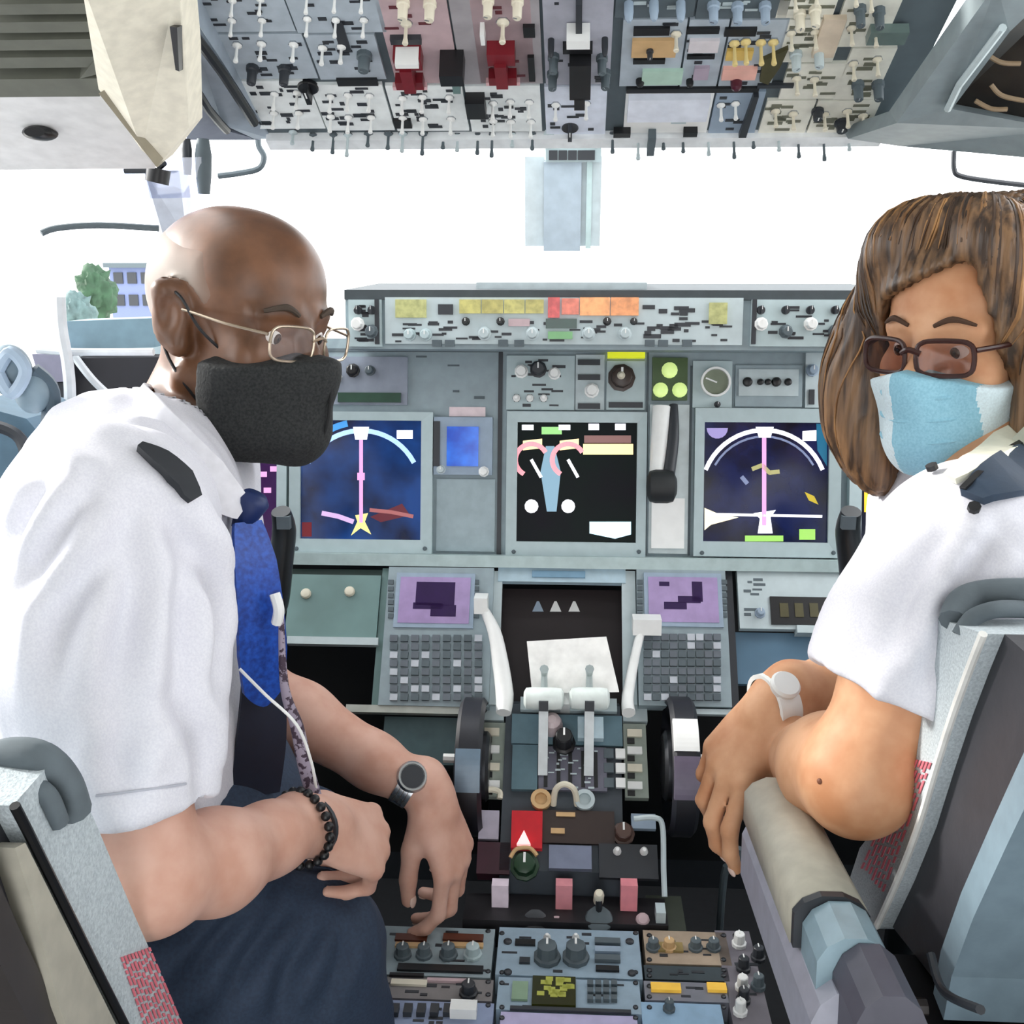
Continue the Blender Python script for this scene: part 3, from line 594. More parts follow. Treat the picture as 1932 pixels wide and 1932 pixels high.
p = pbox('edge_module', PP, 1518, 664, 1570, 770, .006, M['panel_l'], ip, bevel=.002); pknob('knob', PP, 1530, 700, 12, M['panel_b'], p, h=.014, base=.006); pbox('slot', PP, 1524, 736, 1534, 764, .003, M['dark'], p, base=.006)
p = pbox('label_plate', PP, 848, 768, 916, 786, .003, mat('rose_white', (226, 208, 212), .4), ip)

# display units -------------------------------------------------------------
Wt = emat('glow_white', (236, 238, 246), 1.0); Mg = emat('glow_magenta', (206, 150, 196), .9); Ye = emat('glow_yellow', (240, 226, 130), 1.0)
def du(x0, y0, x1, y1, sx0, sy0, sx1, sy1, label, scr, bz=None):
    t = thing('display_unit', label, 'display', PP.w(*PP.uv((x0+x1)/2, y1)))
    b = bz or M['bezel']
    for q in ((x0, y0, x1, sy0), (x0, sy1, x1, y1), (x0, sy0, sx0, sy1), (sx1, sy0, x1, sy1)): pass
    bm = B(); a0, b1 = PP.uv(x0, y0)[0], PP.uv((x0+x1)/2, y0)[1]; a1 = PP.uv(x1, (y0+y1)/2)[0]; a0 = PP.uv(x0, (y0+y1)/2)[0]; b0 = PP.uv((x0+x1)/2, y1)[1]
    c0 = PP.uv(sx0, (y0+y1)/2)[0]; c1 = PP.uv(sx1, (y0+y1)/2)[0]; d1 = PP.uv((x0+x1)/2, sy0)[1]; d0 = PP.uv((x0+x1)/2, sy1)[1]
    out = [(a0, b0), (a1, b0), (a1, b1), (a0, b1)]; inn = [(c0, d0), (c1, d0), (c1, d1), (c0, d1)]
    def ring(h): return [bm.verts.new(Vector(PP.w(*p, h))) for p in out], [bm.verts.new(Vector(PP.w(*p, h-.002))) for p in inn]
    o0, _ = ring(0); o1, i1 = ring(.014); i2 = [bm.verts.new(Vector(PP.w(*p, .004))) for p in inn]
    for k in range(4):
        j = (k+1) % 4; bm.faces.new((o0[k], o0[j], o1[j], o1[k])); bm.faces.new((o1[k], o1[j], i1[j], i1[k])); bm.faces.new((i1[k], i1[j], i2[j], i2[k]))
    obj('bezel', bm, b, t, bevel=.0015)
    s = pbox('screen', PP, sx0-2, sy0-2, sx1+2, sy1+2, .002, scr, t, base=.004)
    for x in (x0+14, x1-14): pknob('screw', PP, x, y1-8, 4, M['panel_d'], t, h=.002, base=.0135, style='dome')
    return t, s
def poly(name, s, pts, m, h=.0064):
    bm = B(); add_prism(bm, [PP.w(*PP.uv(*p), h) for p in pts], PP.n*.0004); return obj(name, bm, m, s)
def line(name, s, pts, wpx, m, h=.0066):
    bm = B(); pts = [np.array(p, float) for p in pts]
    for a, b in zip(pts, pts[1:]):
        d = (b-a)/np.linalg.norm(b-a); n = np.array([-d[1], d[0]])*wpx/2; add_prism(bm, [PP.w(*PP.uv(*q), h) for q in (a+n-d, b+n+d, b-n+d, a-n-d)], PP.n*.0004)
    return obj(name, bm, m, s)
def arc(cx, cy, r, a0, a1, n=20, sy=1): return [(cx+r*math.sin(math.radians(a)), cy-r*sy*math.cos(math.radians(a))) for a in np.linspace(a0, a1, n)]
navy = mat('screen_navy', (14, 22, 58), .15, emit=1.0, rgb2=(8, 10, 24), scale=14, ramp=(.4, .6)); 
t, s = du(550, 778, 818, 1042, 570, 794, 796, 1017, 'navigation display next to the captain with a blue-tinted arc screen', mat('screen_blue', (20, 52, 104), .15, emit=1.0, rgb2=(10, 12, 30), scale=9, ramp=(.4, .62)))
line('compass_arc', s, arc(683, 925, 112, -62, 62), 9, emat('glow_bluewhite', (160, 190, 226), 1.0)); line('sky_arc', s, arc(683, 925, 128, -55, -12), 12, emat('glow_skyblue', (66, 140, 200), .9)); line('course_line', s, [(683, 812), (683, 985)], 7, Mg)
poly('heading_bug', s, [(668, 806), (698, 806), (694, 830), (672, 830)], Wt, .0068); poly('data_block', s, [(750, 812), (780, 812), (780, 828), (750, 828)], Wt); line('range_line', s, [(610, 968), (640, 974), (668, 984)], 9, emat('glow_lilac', (190, 160, 200), .9)); line('range_line', s, [(700, 962), (740, 966), (780, 974)], 7, emat('glow_brown', (150, 90, 90), .8))
poly('aircraft_symbol', s, [(672, 972), (696, 968), (690, 984), (702, 1008), (682, 996), (664, 1010), (676, 984)], Ye); poly('corner_patch', s, [(572, 985), (590, 985), (590, 1012), (572, 1012)], emat('glow_darkred', (96, 14, 24), .8)); poly('waypoint', s, [(676, 892), (690, 892), (690, 906), (676, 906)], Mg, .0072); poly('terrain_patch', s, [(700, 975), (760, 950), (775, 972), (720, 985)], emat('glow_maroon', (84, 30, 40), .8))
t, s = du(956, 778, 1218, 1048, 976, 798, 1200, 1022, 'central engine display with pink round dials left and a dark right half', mat('screen_ink', (7, 6, 14), .3, spec=.08, emit=.6, rgb2=(3, 14, 12), scale=12))
for x in (1003, 1072):
    line('engine_dial', s, arc(x, 868, 30, -150, 60), 9, emat('glow_rose', (220, 140, 150), 1.0)); line('dial_needle', s, [(x, 868), (x+18, 900)], 6, Wt); poly('digit_block', s, [(x-16, 832), (x+20, 828), (x+20, 846), (x-16, 850)], emat('glow_peach', (240, 214, 160), 1.0)); 
    poly('lower_dial', s, arc(x, 955, 13, 0, 340, 12), Wt); poly('upper_label', s, [(x-18, 802), (x+4, 802), (x+4, 812), (x-18, 812)], Wt)
poly('centre_wedge', s, [(1030, 842), (1046, 842), (1058, 890), (1050, 965), (1032, 965), (1020, 890)], emat('glow_steel', (104, 140, 160), .9)); poly('green_label', s, [(1022, 806), (1060, 806), (1060, 820), (1022, 820)], emat('glow_green', (130, 190, 110), .9))
poly('caution_row', s, [(1100, 838), (1194, 838), (1194, 858), (1100, 858)], emat('glow_amber', (244, 214, 150), 1.1)); poly('caution_shade', s, [(1102, 822), (1190, 822), (1190, 836), (1102, 836)], emat('glow_dullrose', (110, 70, 66), .8)); poly('quantity_block', s, [(1112, 984), (1190, 984), (1190, 1008), (1160, 1016), (1112, 1006)], emat('glow_icewhite', (190, 226, 244), 1.1)); poly('top_label', s, [(1110, 800), (1130, 800), (1130, 812), (1110, 812)], Wt); poly('top_label', s, [(1160, 800), (1180, 800), (1180, 812), (1160, 812)], Wt)
t, s = du(1308, 772, 1582, 1050, 1326, 798, 1560, 1022, 'navigation display nearest the first officer with a crisp white arc', navy)
line('compass_arc', s, arc(1440, 930, 118, -68, 68), 8, Wt); line('compass_ticks', s, arc(1440, 930, 106, -60, 60, 15), 4, emat('glow_dim', (110, 120, 150), .8)); line('course_line', s, [(1440, 815), (1440, 990)], 8, Mg); poly('heading_bug', s, [(1424, 806), (1458, 806), (1452, 826), (1430, 826)], Wt, .007); poly('data_block', s, [(1512, 814), (1538, 812), (1538, 832), (1512, 832)], Wt)
line('range_line', s, [(1335, 970), (1548, 974)], 5, Wt); poly('map_wing', s, [(1328, 958), (1356, 970), (1392, 976), (1340, 990), (1328, 1000)], emat('glow_cream', (236, 226, 190), 1.0)); line('mountain_mark', s, [(1418, 885), (1436, 878), (1450, 892), (1468, 890)], 8, emat('glow_olive', (150, 146, 100), .9)); poly('star_mark', s, [(1516, 928), (1534, 936), (1542, 952), (1524, 944)], emat('glow_gold', (170, 150, 40), .9))
poly('corner_arc', s, arc(1352, 808, 20, 90, 270, 10), emat('glow_violet', (140, 130, 180), .8)); poly('aircraft_symbol', s, [(1420, 968), (1462, 962), (1452, 976), (1456, 1006), (1428, 1006), (1432, 978)], Wt); poly('green_patch', s, [(1506, 998), (1536, 998), (1536, 1018), (1506, 1018)], emat('glow_lime', (140, 190, 90), .9)); poly('green_patch', s, [(1404, 1010), (1476, 1010), (1476, 1021), (1404, 1021)], MATS['glow_lime']); poly('teal_patch', s, [(1538, 800), (1558, 800), (1558, 880), (1540, 850)], emat('glow_teal', (20, 90, 120), .8)); line('waypoint', s, [(1398, 900), (1408, 912)], 8, MATS['glow_dim'])
t, s = du(1598, 772, 1872, 1056, 1622, 800, 1850, 1040, 'attitude display partly hidden by the first officer, blue over orange', M['screen'])
poly('sky_half', s, [(1624, 802), (1848, 802), (1848, 908), (1624, 908)], emat('glow_sky', (150, 204, 236), 1.0)); poly('ground_half', s, [(1628, 908), (1848, 908), (1848, 966), (1628, 966)], emat('glow_ochre', (226, 184, 50), 1.0)); poly('centre_bar', s, [(1686, 912), (1704, 912), (1704, 960), (1686, 960)], emat('glow_salmon', (240, 150, 130), 1.0), .0072); poly('centre_box', s, [(1716, 922), (1740, 922), (1740, 948), (1716, 948)], Ye, .0072)
poly('compass_disc', s, arc(1688, 1045, 48, -90, 90, 16), emat('glow_palelilac', (196, 190, 226), .9))
t, s = du(270, 775, 545, 1045, 292, 796, 526, 1022, 'attitude display half hidden behind the captain\'s mask and collar', mat('screen_plum', (48, 24, 62), .15, emit=.9))
for i, (a, b) in enumerate(((472, 870), (492, 890), (470, 915), (500, 920), (484, 945), (512, 880))): poly('tape_mark', s, [(a, b), (a+14, b), (a+14, b+10), (a, b+10)], [Wt, Mg][i % 2])
# standby display
t = thing('standby_display', 'small square bright blue standby display between the two left screens', 'display', PP.w(*PP.uv(872, 900)))
pbox('bezel', PP, 820, 788, 930, 896, .012, M['panel_b'], t, bevel=.003); pbox('screen', PP, 845, 806, 904, 880, .003, mat('screen_azure', (34, 96, 190), .15, emit=.9, rgb2=(24, 60, 150), scale=30), t, base=.0115); pknob('knob', PP, 914, 890, 10, M['white'], t, h=.014, base=.01); pknob('knob', PP, 834, 886, 9, M['panel_l'], t, h=.012, base=.01); pbox('side_bar', PP, 820, 796, 832, 880, .003, M['dark'], t, base=.0115)
pbox('lower_blank_plate', PP, 824, 904, 934, 1040, .004, mat('plate_dusty', (158, 176, 182), .5), ip, bevel=.002)
# landing gear lever
t = thing('landing_gear_lever', 'white landing gear lever with dark wheel-shaped knob right of the engine display', 'lever', PP.w(*PP.uv(1250, 1040)))
pbox('track_plate', PP, 1224, 764, 1298, 1044, .006, mat('plate_pale', (196, 208, 210), .45), t, bevel=.002)
pbox('placard', PP, 1228, 940, 1290, 1034, .003, M['white'], t, base=.006, bevel=.001)
tube('shaft', [PP.w(*PP.uv(1246, 770), .02), PP.w(*PP.uv(1240, 850), .03), PP.w(*PP.uv(1232, 912), .045)], [.013, .012, .009], M['white'], t, n=12, sub=3)
tube('arm', [PP.w(*PP.uv(1268, 766), .02), PP.w(*PP.uv(1266, 830), .032), PP.w(*PP.uv(1254, 905), .045)], [.006, .008, .009], M['dark'], t, n=10, sub=3)
bm = B(); q = PP.m4(*PP.uv(1242, 918), .05); add_lathe(bm, q @ Matrix.Rotation(pi/2, 4, 'Y') @ Matrix.Translation((0, 0, -.02)), [(.012, 0), (.021, .004), (.023, .012), (.023, .028), (.021, .036), (.012, .04)], 24, flute=.04); obj('wheel_knob', bm, mat('rubber', (34, 38, 40), .6), t, smooth='auto')

# ================================================================ lower forward panel
tl = math.radians(36)
LP = Plane(at(1068, 1072, 1.42), (0, math.sin(tl), math.cos(tl)))
lp = thing('forward_lower_panel', 'teal-grey lower panel below the displays with open stowage and recess', 'panel', LP.o)
def lbox(*a, **k): return pbox(a[0], LP, *a[1:], **k)
wbox('cavity_back', -.50, 1.56, .30, .52, 1.60, .86, M['black'], lp)
lbox('stowage_lid', 545, 1088, 716, 1208, .02, mat('lid_teal', (112, 142, 140), .4, scale=12, var=.1), lp, base=-.012, bevel=.003)
lbox('top_rail', 545, 1074, 722, 1090, .012, mat('rail_forest', (40, 60, 56), .5), lp, base=-.012)
for x, y in ((580, 1124), (662, 1120)): pknob('latch', LP, x, y, 10, M['cream'], lp, h=.006, base=.008, style='dome')
lbox('lid_lip', 545, 1206, 716, 1220, .012, M['panel_l'], lp, bevel=.002)
lbox('stowage_post', 712, 1074, 724, 1340, .012, M['teal'], lp, base=-.008, bevel=.002)
lbox('frame_side', 928, 1078, 944, 1330, .01, M['panel_l'], lp, base=-.008, bevel=.002); lbox('frame_side', 1174, 1078, 1200, 1330, .01, M['panel_l'], lp, base=-.008, bevel=.002)
lbox('frame_top', 940, 1074, 1180, 1100, .012, mat('rail_ice', (176, 200, 212), .45), lp, base=-.008, bevel=.002); lbox('name_strip', 1004, 1080, 1104, 1092, .003, mat('strip_blue', (120, 156, 180), .4), lp, base=.004)
lbox('recess_back', 930, 1095, 1190, 1335, .01, mat('recess_black', (26, 14, 18), .5), lp, base=-.05)
for x in (1014, 1048, 1084): 
    bm = B(); add_prism(bm, [LP.w(*LP.uv(a, b), -.0395) for a, b in ((x-11, 1138), (x+11, 1138), (x+2, 1118), (x-2, 1118))], LP.n*.001); obj('white_mark', bm, M['white'] if x > 1020 else M['panel_b'], lp)
# right part with digits
p = lbox('digit_panel', 1392, 1080, 1640, 1190, .012, M['panel_l'], lp, base=-.006, bevel=.003); marks('legend', LP, 1400, 1092, 1450, 1170, 8, p, M['panel_d'], base=.006, seed=70)
q = lbox('digit_window', 1452, 1130, 1582, 1182, .004, M['black'], p, base=.005)
for x in (1478, 1506, 1534, 1562): lbox('digit_bar', x-9, 1142, x+7, 1168, .001, mat('digit_olive', (70, 66, 40), .4, emit=.3), q, base=.009)
pknob('knob', LP, 1432, 1160, 10, M['panel_b'], p, h=.012, base=.006)
lbox('kick_panel', 1388, 1192, 1660, 1290, .012, mat('kick_blue', (92, 126, 150), .3, var=.12, scale=10), lp, base=-.02, bevel=.003); lbox('kick_lip', 1500, 1186, 1640, 1200, .02, M['panel_l'], lp, base=-.006, bevel=.003)
lbox('side_post', 1372, 1074, 1388, 1340, .012, M['dark'], lp, base=-.012, bevel=.002)
lbox('lower_rail', 655, 1334, 868, 1348, .014, mat('rail_putty', (176, 180, 172), .5), lp, base=-.004, bevel=.002); lbox('lower_rail', 1280, 1340, 1382, 1350, .012, M['panel_l'], lp, base=-.004, bevel=.002)
lbox('under_box', 720, 1350, 868, 1440, .05, mat('box_slate', (72, 98, 102), .4), lp, base=-.06, bevel=.004)
# control display units with keypads
def mcdu(x0, x1, sx0, sy0, sx1, sy1, label, seed):
    t = thing('control_display_unit', label, 'keypad unit', LP.w(*LP.uv((x0+x1)/2, 1335)))
    lbox('body', x0, 1076, x1, 1336, .03, M['panel'], t, base=-.018, bevel=.003)
    lbox('screen_rim', sx0-8, sy0-8, sx1+8, sy1+8, .004, M['panel_b'], t, base=.011, bevel=.001)
    s = lbox('screen', sx0, sy0, sx1, sy1, .0015, mat('screen_lilac', (160, 140, 182), .2, emit=.12), t, base=.0145)
    rr = random.Random(seed); bm = B()
    def patch(a, b, c, d):
        u0, v1 = LP.uv(a, b); u1, v0 = LP.uv(c, d); add_box(bm, LP.m4(), u0, min(v0, v1), .0158, u1, max(v0, v1), .0163)
    w_ = sx1-sx0; h_ = sy1-sy0
    for a, b, c, d in ([(.25, .1, .78, .62), (.2, .55, .62, .7), (.45, .6, .8, .86)] if seed == 1 else [(.62, .1, .78, .55), (.42, .42, .75, .58), (.22, .55, .55, .72), (.15, .1, .3, .2)]): patch(sx0+a*w_, sy0+b*h_, sx0+c*w_, sy0+d*h_)
    obj('dark_text_block', bm, mat('glow_aubergine', (34, 12, 58), .3, emit=.5), s)
    for sd in (sx0-16, sx1+12):
        for j in range(6): lbox('line_key', sd-5, sy0+4+j*(h_-10)/6, sd+5, sy0+4+j*(h_-10)/6+8, .003, M['panel_d'], t, base=.0115)
    km = [mat('key_grey', (100, 108, 116), .4), M['panel_d'], mat('key_pale', (190, 196, 204), .4)]
    x_a, x_b = x0+10, x1-14; nx = 9; ny = 8; ky0 = sy1+20
    for j in range(ny):
        for i in range(nx):
            cx = x_a+(i+.5)*(x_b-x_a)/nx; cy = ky0+(j+.5)*(1328-ky0)/ny
            k_ = lbox('key', cx-7, cy-6, cx+7, cy+6, .005, km[rr.choice([0, 0, 0, 1, 1, 2])], t, base=.0115)
    return t
mcdu(726, 928, 756, 1096, 888, 1182, 'control display unit left of the dark recess with lilac screen and grey keypad', 1)
mcdu(1202, 1372, 1222, 1096, 1352, 1180, 'control display unit right of the dark recess with lilac screen and grey keypad', 2)
# card
t = thing('note_card', 'white paper card standing in front of the dark recess behind the thrust levers', 'card', at(1080, 1302, 1.28))
bm = B(); add_prism(bm, [at(994, 1212, 1.33), at(1144, 1203, 1.33), at(1168, 1306, 1.285), at(1004, 1308, 1.285)], (0, .0015, .001)); cdo = obj('sheet', bm, mat('paper', (246, 246, 242), .6), t)
bm = B(); rr = random.Random(5)
for _ in range(16):
    x = rr.uniform(1030, 1090); y = rr.uniform(1245, 1285); Yv = 1.33-(y-1212)/96*.045; add_prism(bm, [at(x, y, Yv-.001), at(x+14, y, Yv-.001), at(x+14, y+5, Yv-.003), at(x, y+5, Yv-.003)], (0, .0004, 0))
obj('pencil_marks', bm, mat('pencil', (170, 172, 170), .6), cdo)['kind'] = 'stuff'
# ================================================================ throttle quadrant
Qa, Qb = at(1068, 1645, 1.15), at(1068, 1330, 1.31)
QP = Plane(Qa, Qb-Qa)
tq = thing('throttle_quadrant', 'throttle quadrant box between the seats with teal and grey cover plates', 'throttle box', (0, 1.2, 0))
ux0, ux1 = QP.uv(958, 1500)[0], QP.uv(1184, 1500)[0]
bm = B(); add_prism(bm, [(ux0, Qa[1], .05), (ux0, Qa[1], Qa[2]), (ux0, Qb[1], Qb[2]), (ux0, 1.40, Qb[2]-.03), (ux0, 1.40, .05)], (ux1-ux0, 0, 0)); obj('housing', bm, mat('housing_slate', (58, 66, 74), .5), tq, bevel=.003)
def q(*a, **k): k.setdefault('parent', tq); return pbox(a[0], QP, *a[1:], **k)
q('top_plate', 985, 1322, 1166, 1346, .01, M['panel_l'], bevel=.002)
q('cover_plate', 968, 1352, 1176, 1408, .006, mat('cover_teal', (96, 124, 136), .45), bevel=.002)
q('side_plate', 968, 1410, 1016, 1494, .008, mat('plate_petrol', (84, 112, 122), .5), bevel=.002)
p = q('lever_slot_plate', 1018, 1412, 1146, 1494, .006, mat('plate_mauve', (98, 98, 112), .5), bevel=.002)
for x in (1032, 1056, 1078, 1102, 1126): q('slot', x-4, 1420, x+3, 1488, .002, M['black'], parent=p, base=.005)
marks('scale_marks', QP, 1020, 1414, 1140, 1492, 26, p, M['panel_l'], base=.0065, seed=80, w=(5, 12), h=(2, 4))
for x in (1150, 1172):
    for y in (1425, 1452, 1480): q('white_frame', x-9, y-10, x+9, y+8, .005, M['white'] if x > 1160 else M['panel_d'], base=.002, bevel=.001); 
q('light_window', 1092, 1362, 1140, 1402, .014, mat('ice_panel', (190, 212, 222), .3), base=.004, bevel=.003); pknob('round_cap', QP, 1044, 1376, 20, mat('cap_rosewhite', (206, 190, 192), .35), tq, h=.03, base=.004, style='dome')
# thrust levers
def tlever(x, label):
    t = thing('thrust_lever', label, 'lever', QP.w(*QP.uv(x, 1470)))
    b = QP.w(*QP.uv(x, 1455), 0); e = at(x, 1318, 1.27)
    bm = B(); d = (e-b); add_prism(bm, [b+[-.006, -.012, 0], b+[-.006, .016, 0], e+[-.006, .012, 0], e+[-.006, -.012, 0]], (.012, 0, 0)); obj('arm', bm, mat('arm_silver', (200, 208, 210), .35), t, bevel=.002)
    bm = B(); s = -1 if x < 1068 else 1; add_lathe(bm, Matrix.Translation(e-np.array([.026, 0, 0])) @ Matrix.Rotation(pi/2, 4, 'Y'), [(.008, 0), (.0135, .003), (.0145, .012), (.0145, .04), (.0135, .049), (.008, .052)], 18); obj('grip', bm, mat('grip_pale', (226, 236, 232), .35), t, smooth='auto')
    b2 = e+[0, -.012, .008]; e2 = e+[s*.003, .018, .045]
    tube('reverser_lever', [e+[0, .008, 0], e+[0, .024, .022], e+[0, .012, .036]], [.005, .004, .006], mat('rev_grey', (160, 172, 172), .4), t, sub=3)
    bm = B(); add_box(bm, Matrix.Translation(e), -.006, -.018, -.010, .006, -.012, .003); obj('disconnect_button', bm, M['dark'], t, bevel=.001)
    return t
tlever(1026, 'left one of the two pale thrust levers in front of the note card'); tlever(1112, 'right one of the two pale thrust levers in front of the note card')
q('centre_rib', 1060, 1300, 1078, 1346, .03, M['white'], bevel=.003)
pknob('friction_knob', QP, 1066, 1408, 22, M['black'], tq, h=.035, base=.004)
for x in (1022, 1104): bm = B(); add_lathe(bm, QP.m4(*QP.uv(x, 1512)), [(.013, 0), (.013, .01), (.008, .01), (.008, .004)], 18); obj('ring', bm, M['tan'] if x < 1060 else M['panel_l'], tq, smooth='auto')
tube('guard_arch', [QP.w(*QP.uv(1045, 1520), .002), QP.w(*QP.uv(1050, 1500), .02), QP.w(*QP.uv(1066, 1492), .025), QP.w(*QP.uv(1084, 1500), .02), QP.w(*QP.uv(1090, 1520), .002)], .004, M['cream'], tq)
q('brown_plate', 1024, 1532, 1160, 1594, .006, mat('plate_umber', (52, 38, 34), .5), bevel=.002); q('tan_window', 1040, 1566, 1066, 1576, .003, M['tan'], base=.005); q('tan_window', 1050, 1536, 1086, 1544, .003, M['tan'], base=.005)
t = thing('parking_brake_light', 'glowing red parking brake lamp left on the throttle quadrant', 'lamp', QP.w(*QP.uv(990, 1600)))
pbox('housing', QP, 966, 1536, 1024, 1606, .012, mat('brake_red', (176, 18, 32), .3, emit=.25), t, bevel=.004); bm = B(); add_prism(bm, [QP.w(*QP.uv(*c), .012) for c in ((976, 1602), (1002, 1602), (990, 1576))], QP.n*.008); obj('lens', bm, mat('lens_hot', (255, 190, 190), .3, emit=1.2), t, bevel=.001)
q('lcd_window', 1036, 1600, 1116, 1644, .012, mat('lcd_grey', (120, 128, 150), .3), bevel=.002)
pknob('disc_knob', QP, 990, 1636, 28, mat('disc_green', (22, 58, 34), .4), tq, h=.02, base=.0); tube('disc_rim', [QP.w(*QP.uv(x, y), .021) for x, y in ((964, 1628), (976, 1612), (1000, 1610), (1014, 1624))], .0025, M['tan'], tq)
pknob('brown_knob', QP, 1176, 1574, 22, mat('knob_brown', (84, 62, 54), .45), tq, h=.02)
for x in (1164, 1214): pknob('white_stud', QP, x, 1610, 8, M['white'], tq, h=.02, style='dome')
q('dark_plate', 1130, 1596, 1240, 1660, .01, M['dark'], bevel=.002)
# quadrant side strips with scales, curved light edges
for s, xs in ((-1, [(908, 1140, 1.355), (932, 1190, 1.335), (944, 1250, 1.31), (952, 1310, 1.285), (950, 1345, 1.265)]), (1, [(1212, 1180, 1.345), (1200, 1230, 1.325), (1190, 1280, 1.305), (1184, 1320, 1.285), (1186, 1345, 1.265)])):
    t = thing('speed_brake_lever' if s < 0 else 'flap_lever', 'long curved white lever %s' % ('left of the dark recess, beside the left keypad unit' if s < 0 else 'with square white handle right of the note card'), 'lever', at(*xs[-1]))
    tube('arm', [at(*v) for v in xs], [.005, .009, .011, .012, .010] if s < 0 else [.006, .006, .007, .008, .009], M['white'], t, n=12, sub=4)
    c = xs[0]; bm = B(); h_ = at(c[0]+(8 if s > 0 else 0), c[1], c[2]); w_ = .019 if s > 0 else .009; add_box(bm, Matrix.Translation(h_), -w_, -.012, -.010, w_, .012, .012); obj('handle', bm, M['white'], t, bevel=.003)
for s, x in ((-1, 932), (1, 1202)):
    p = pbox('side_scale', QP, x-22, 1360, x+22, 1500, .012, mat('scale_sage', (150, 160, 150), .5), tq, base=-.02, bevel=.002)
    for j in range(4): pbox('index_mark', QP, x-16, 1372+j*33, x+12, 1386+j*33, .005, [M['cream'], M['white']][j % 2], p, base=-.009, bevel=.001); pbox('black_slot', QP, x-16, 1388+j*33, x-2, 1398+j*33, .003, M['black'], p, base=-.009)
    pbox('side_post', QP, x-24, 1300, x+22, 1356, .014, M['panel_l'], tq, base=-.02, bevel=.003)
pbox('left_switch_block', QP, 904, 1530, 942, 1584, .03, mat('block_lilac', (176, 170, 186), .45), tq, base=-.03, bevel=.003); tube('left_ring', [QP.w(*QP.uv(x, y), .0) for x, y in ((908, 1506), (912, 1494), (930, 1491), (944, 1496), (944, 1508))], .004, M['cream'], tq)
pbox('left_foot', QP, 900, 1590, 962, 1650, .03, mat('foot_wine', (58, 22, 38), .5), tq, base=-.03, bevel=.003)
tube('right_hoop', [at(1196, 1545, 1.17), at(1236, 1543, 1.17), at(1250, 1560, 1.165), at(1252, 1640, 1.14), at(1254, 1692, 1.12)], .0035, M['panel_l'], tq)
pbox('right_shelf', QP, 1192, 1534, 1238, 1562, .01, M['panel_b'], tq, base=-.01, bevel=.002)
# trim wheels
for s, x, label in ((-1, 893, 'dark stabiliser trim wheel on the left flank of the throttle quadrant'), (1, 1282, 'dark trim wheel with a white patch on the right flank of the throttle quadrant')):
    t = thing('trim_wheel', label, 'wheel', at(x, 1560, 1.22)); c = at(x, 1445, 1.25); w_ = .017
    bm = B(); add_lathe(bm, Matrix.Translation(c) @ Matrix.Rotation(pi/2, 4, 'Y'), [(.03, -w_*.4), (.07, -w_*.5), (.082, -w_), (.088, -w_*.7), (.088, w_*.7), (.082, w_), (.07, w_*.5), (.03, w_*.4)], 48); obj('rim', bm, mat('wheel_black', (26, 28, 36), .45), t, smooth='auto')
    def seg(a0, a1, m, nm):
        bm = B(); n = 8; r0, r1 = .0835, .0895; V = []
        for k in range(n+1):
            a = math.radians(a0+(a1-a0)*k/n)
            V.append([bm.verts.new(Vector(c)+Vector((dx, -math.cos(a)*r, math.sin(a)*r))) for r, dx in ((r0, -w_*.9), (r1, -w_*.9), (r1, w_*.9), (r0, w_*.9))])
        for a, b in zip(V, V[1:]):
            for i in range(4): bm.faces.new((a[i], a[(i+1) % 4], b[(i+1) % 4], b[i]))
        bm.faces.new(V[0][::-1]); bm.faces.new(V[-1]); obj(nm, bm, m, t, bevel=.001)
    if s > 0: seg(38, 66, M['white'], 'white_band'); seg(0, 34, mat('band_plum', (104, 96, 116), .4), 'plum_band')
    else: seg(6, 40, mat('band_steel', (110, 132, 150), .3), 'steel_band')
    bm = B(); add_lathe(bm, Matrix.Translation(c) @ Matrix.Rotation(pi/2, 4, 'Y'), [(.04, -.022), (.045, -.018), (.045, .018), (.04, .022)], 20); obj('hub', bm, M['dmetal'], t, smooth='auto')
    pk = Vector(c)+Vector((s*.022, -.04, .03)); tube('folding_handle', [pk-Vector((s*.02, 0, 0)), pk+Vector((s*.012, 0, 0))], .006, M['white'], t, sub=1)
# ================================================================ start levers and aft pedestal
AP = Plane(at(1068, 1748, 1.095), (0, 1, .06))
ap_ = thing('centre_pedestal', 'aft centre pedestal packed with radio and audio panels between the seats', 'pedestal', (0, 1.0, 0))
a0 = AP.uv(684, 1840)[0]; a1 = AP.uv(1452, 1840)[0]; z = AP.o[2]
wbox('body', a0+.012, .66, .02, a1-.004, 1.095, z-.030, M['panel_d'], ap_, bevel=.004)
wbox('rear_riser', ux0-.04, 1.094, .02, ux1+.05, 1.148, z+.006, mat('riser_black', (28, 26, 30), .5), ap_, bevel=.003)
for x, cc, label in ((944, 'lever_lilac', 'leftmost of three white-topped start levers above the aft pedestal'), (1064, 'lever_rose', 'middle one of three start levers, pink topped, above the aft pedestal'), (1186, 'lever_pink', 'rightmost of three start levers, pink topped, above the aft pedestal')):
    t = thing('start_lever', label, 'lever', at(x, 1756, 1.12)); e = at(x, 1672, 1.13); m_ = at(x, 1718, 1.125); b = at(x, 1752, 1.12)
    tube('stem', [b, m_], .006, M['black'], t, sub=1); bm = B(); add_box(bm, Matrix.Translation((e+m_)/2), -.010, -.008, -.012, .010, .008, .022); obj('knob', bm, mat(cc, {'lever_lilac': (240, 226, 240), 'lever_rose': (226, 150, 158), 'lever_pink': (240, 150, 160)}[cc], .35), t, bevel=.004)
    bm = B(); add_box(bm, Matrix.Translation(m_), -.014, -.009, -.012, .014, .009, .002); obj('base_collar', bm, mat('collar_wine', (96, 20, 50), .4), t, bevel=.002)
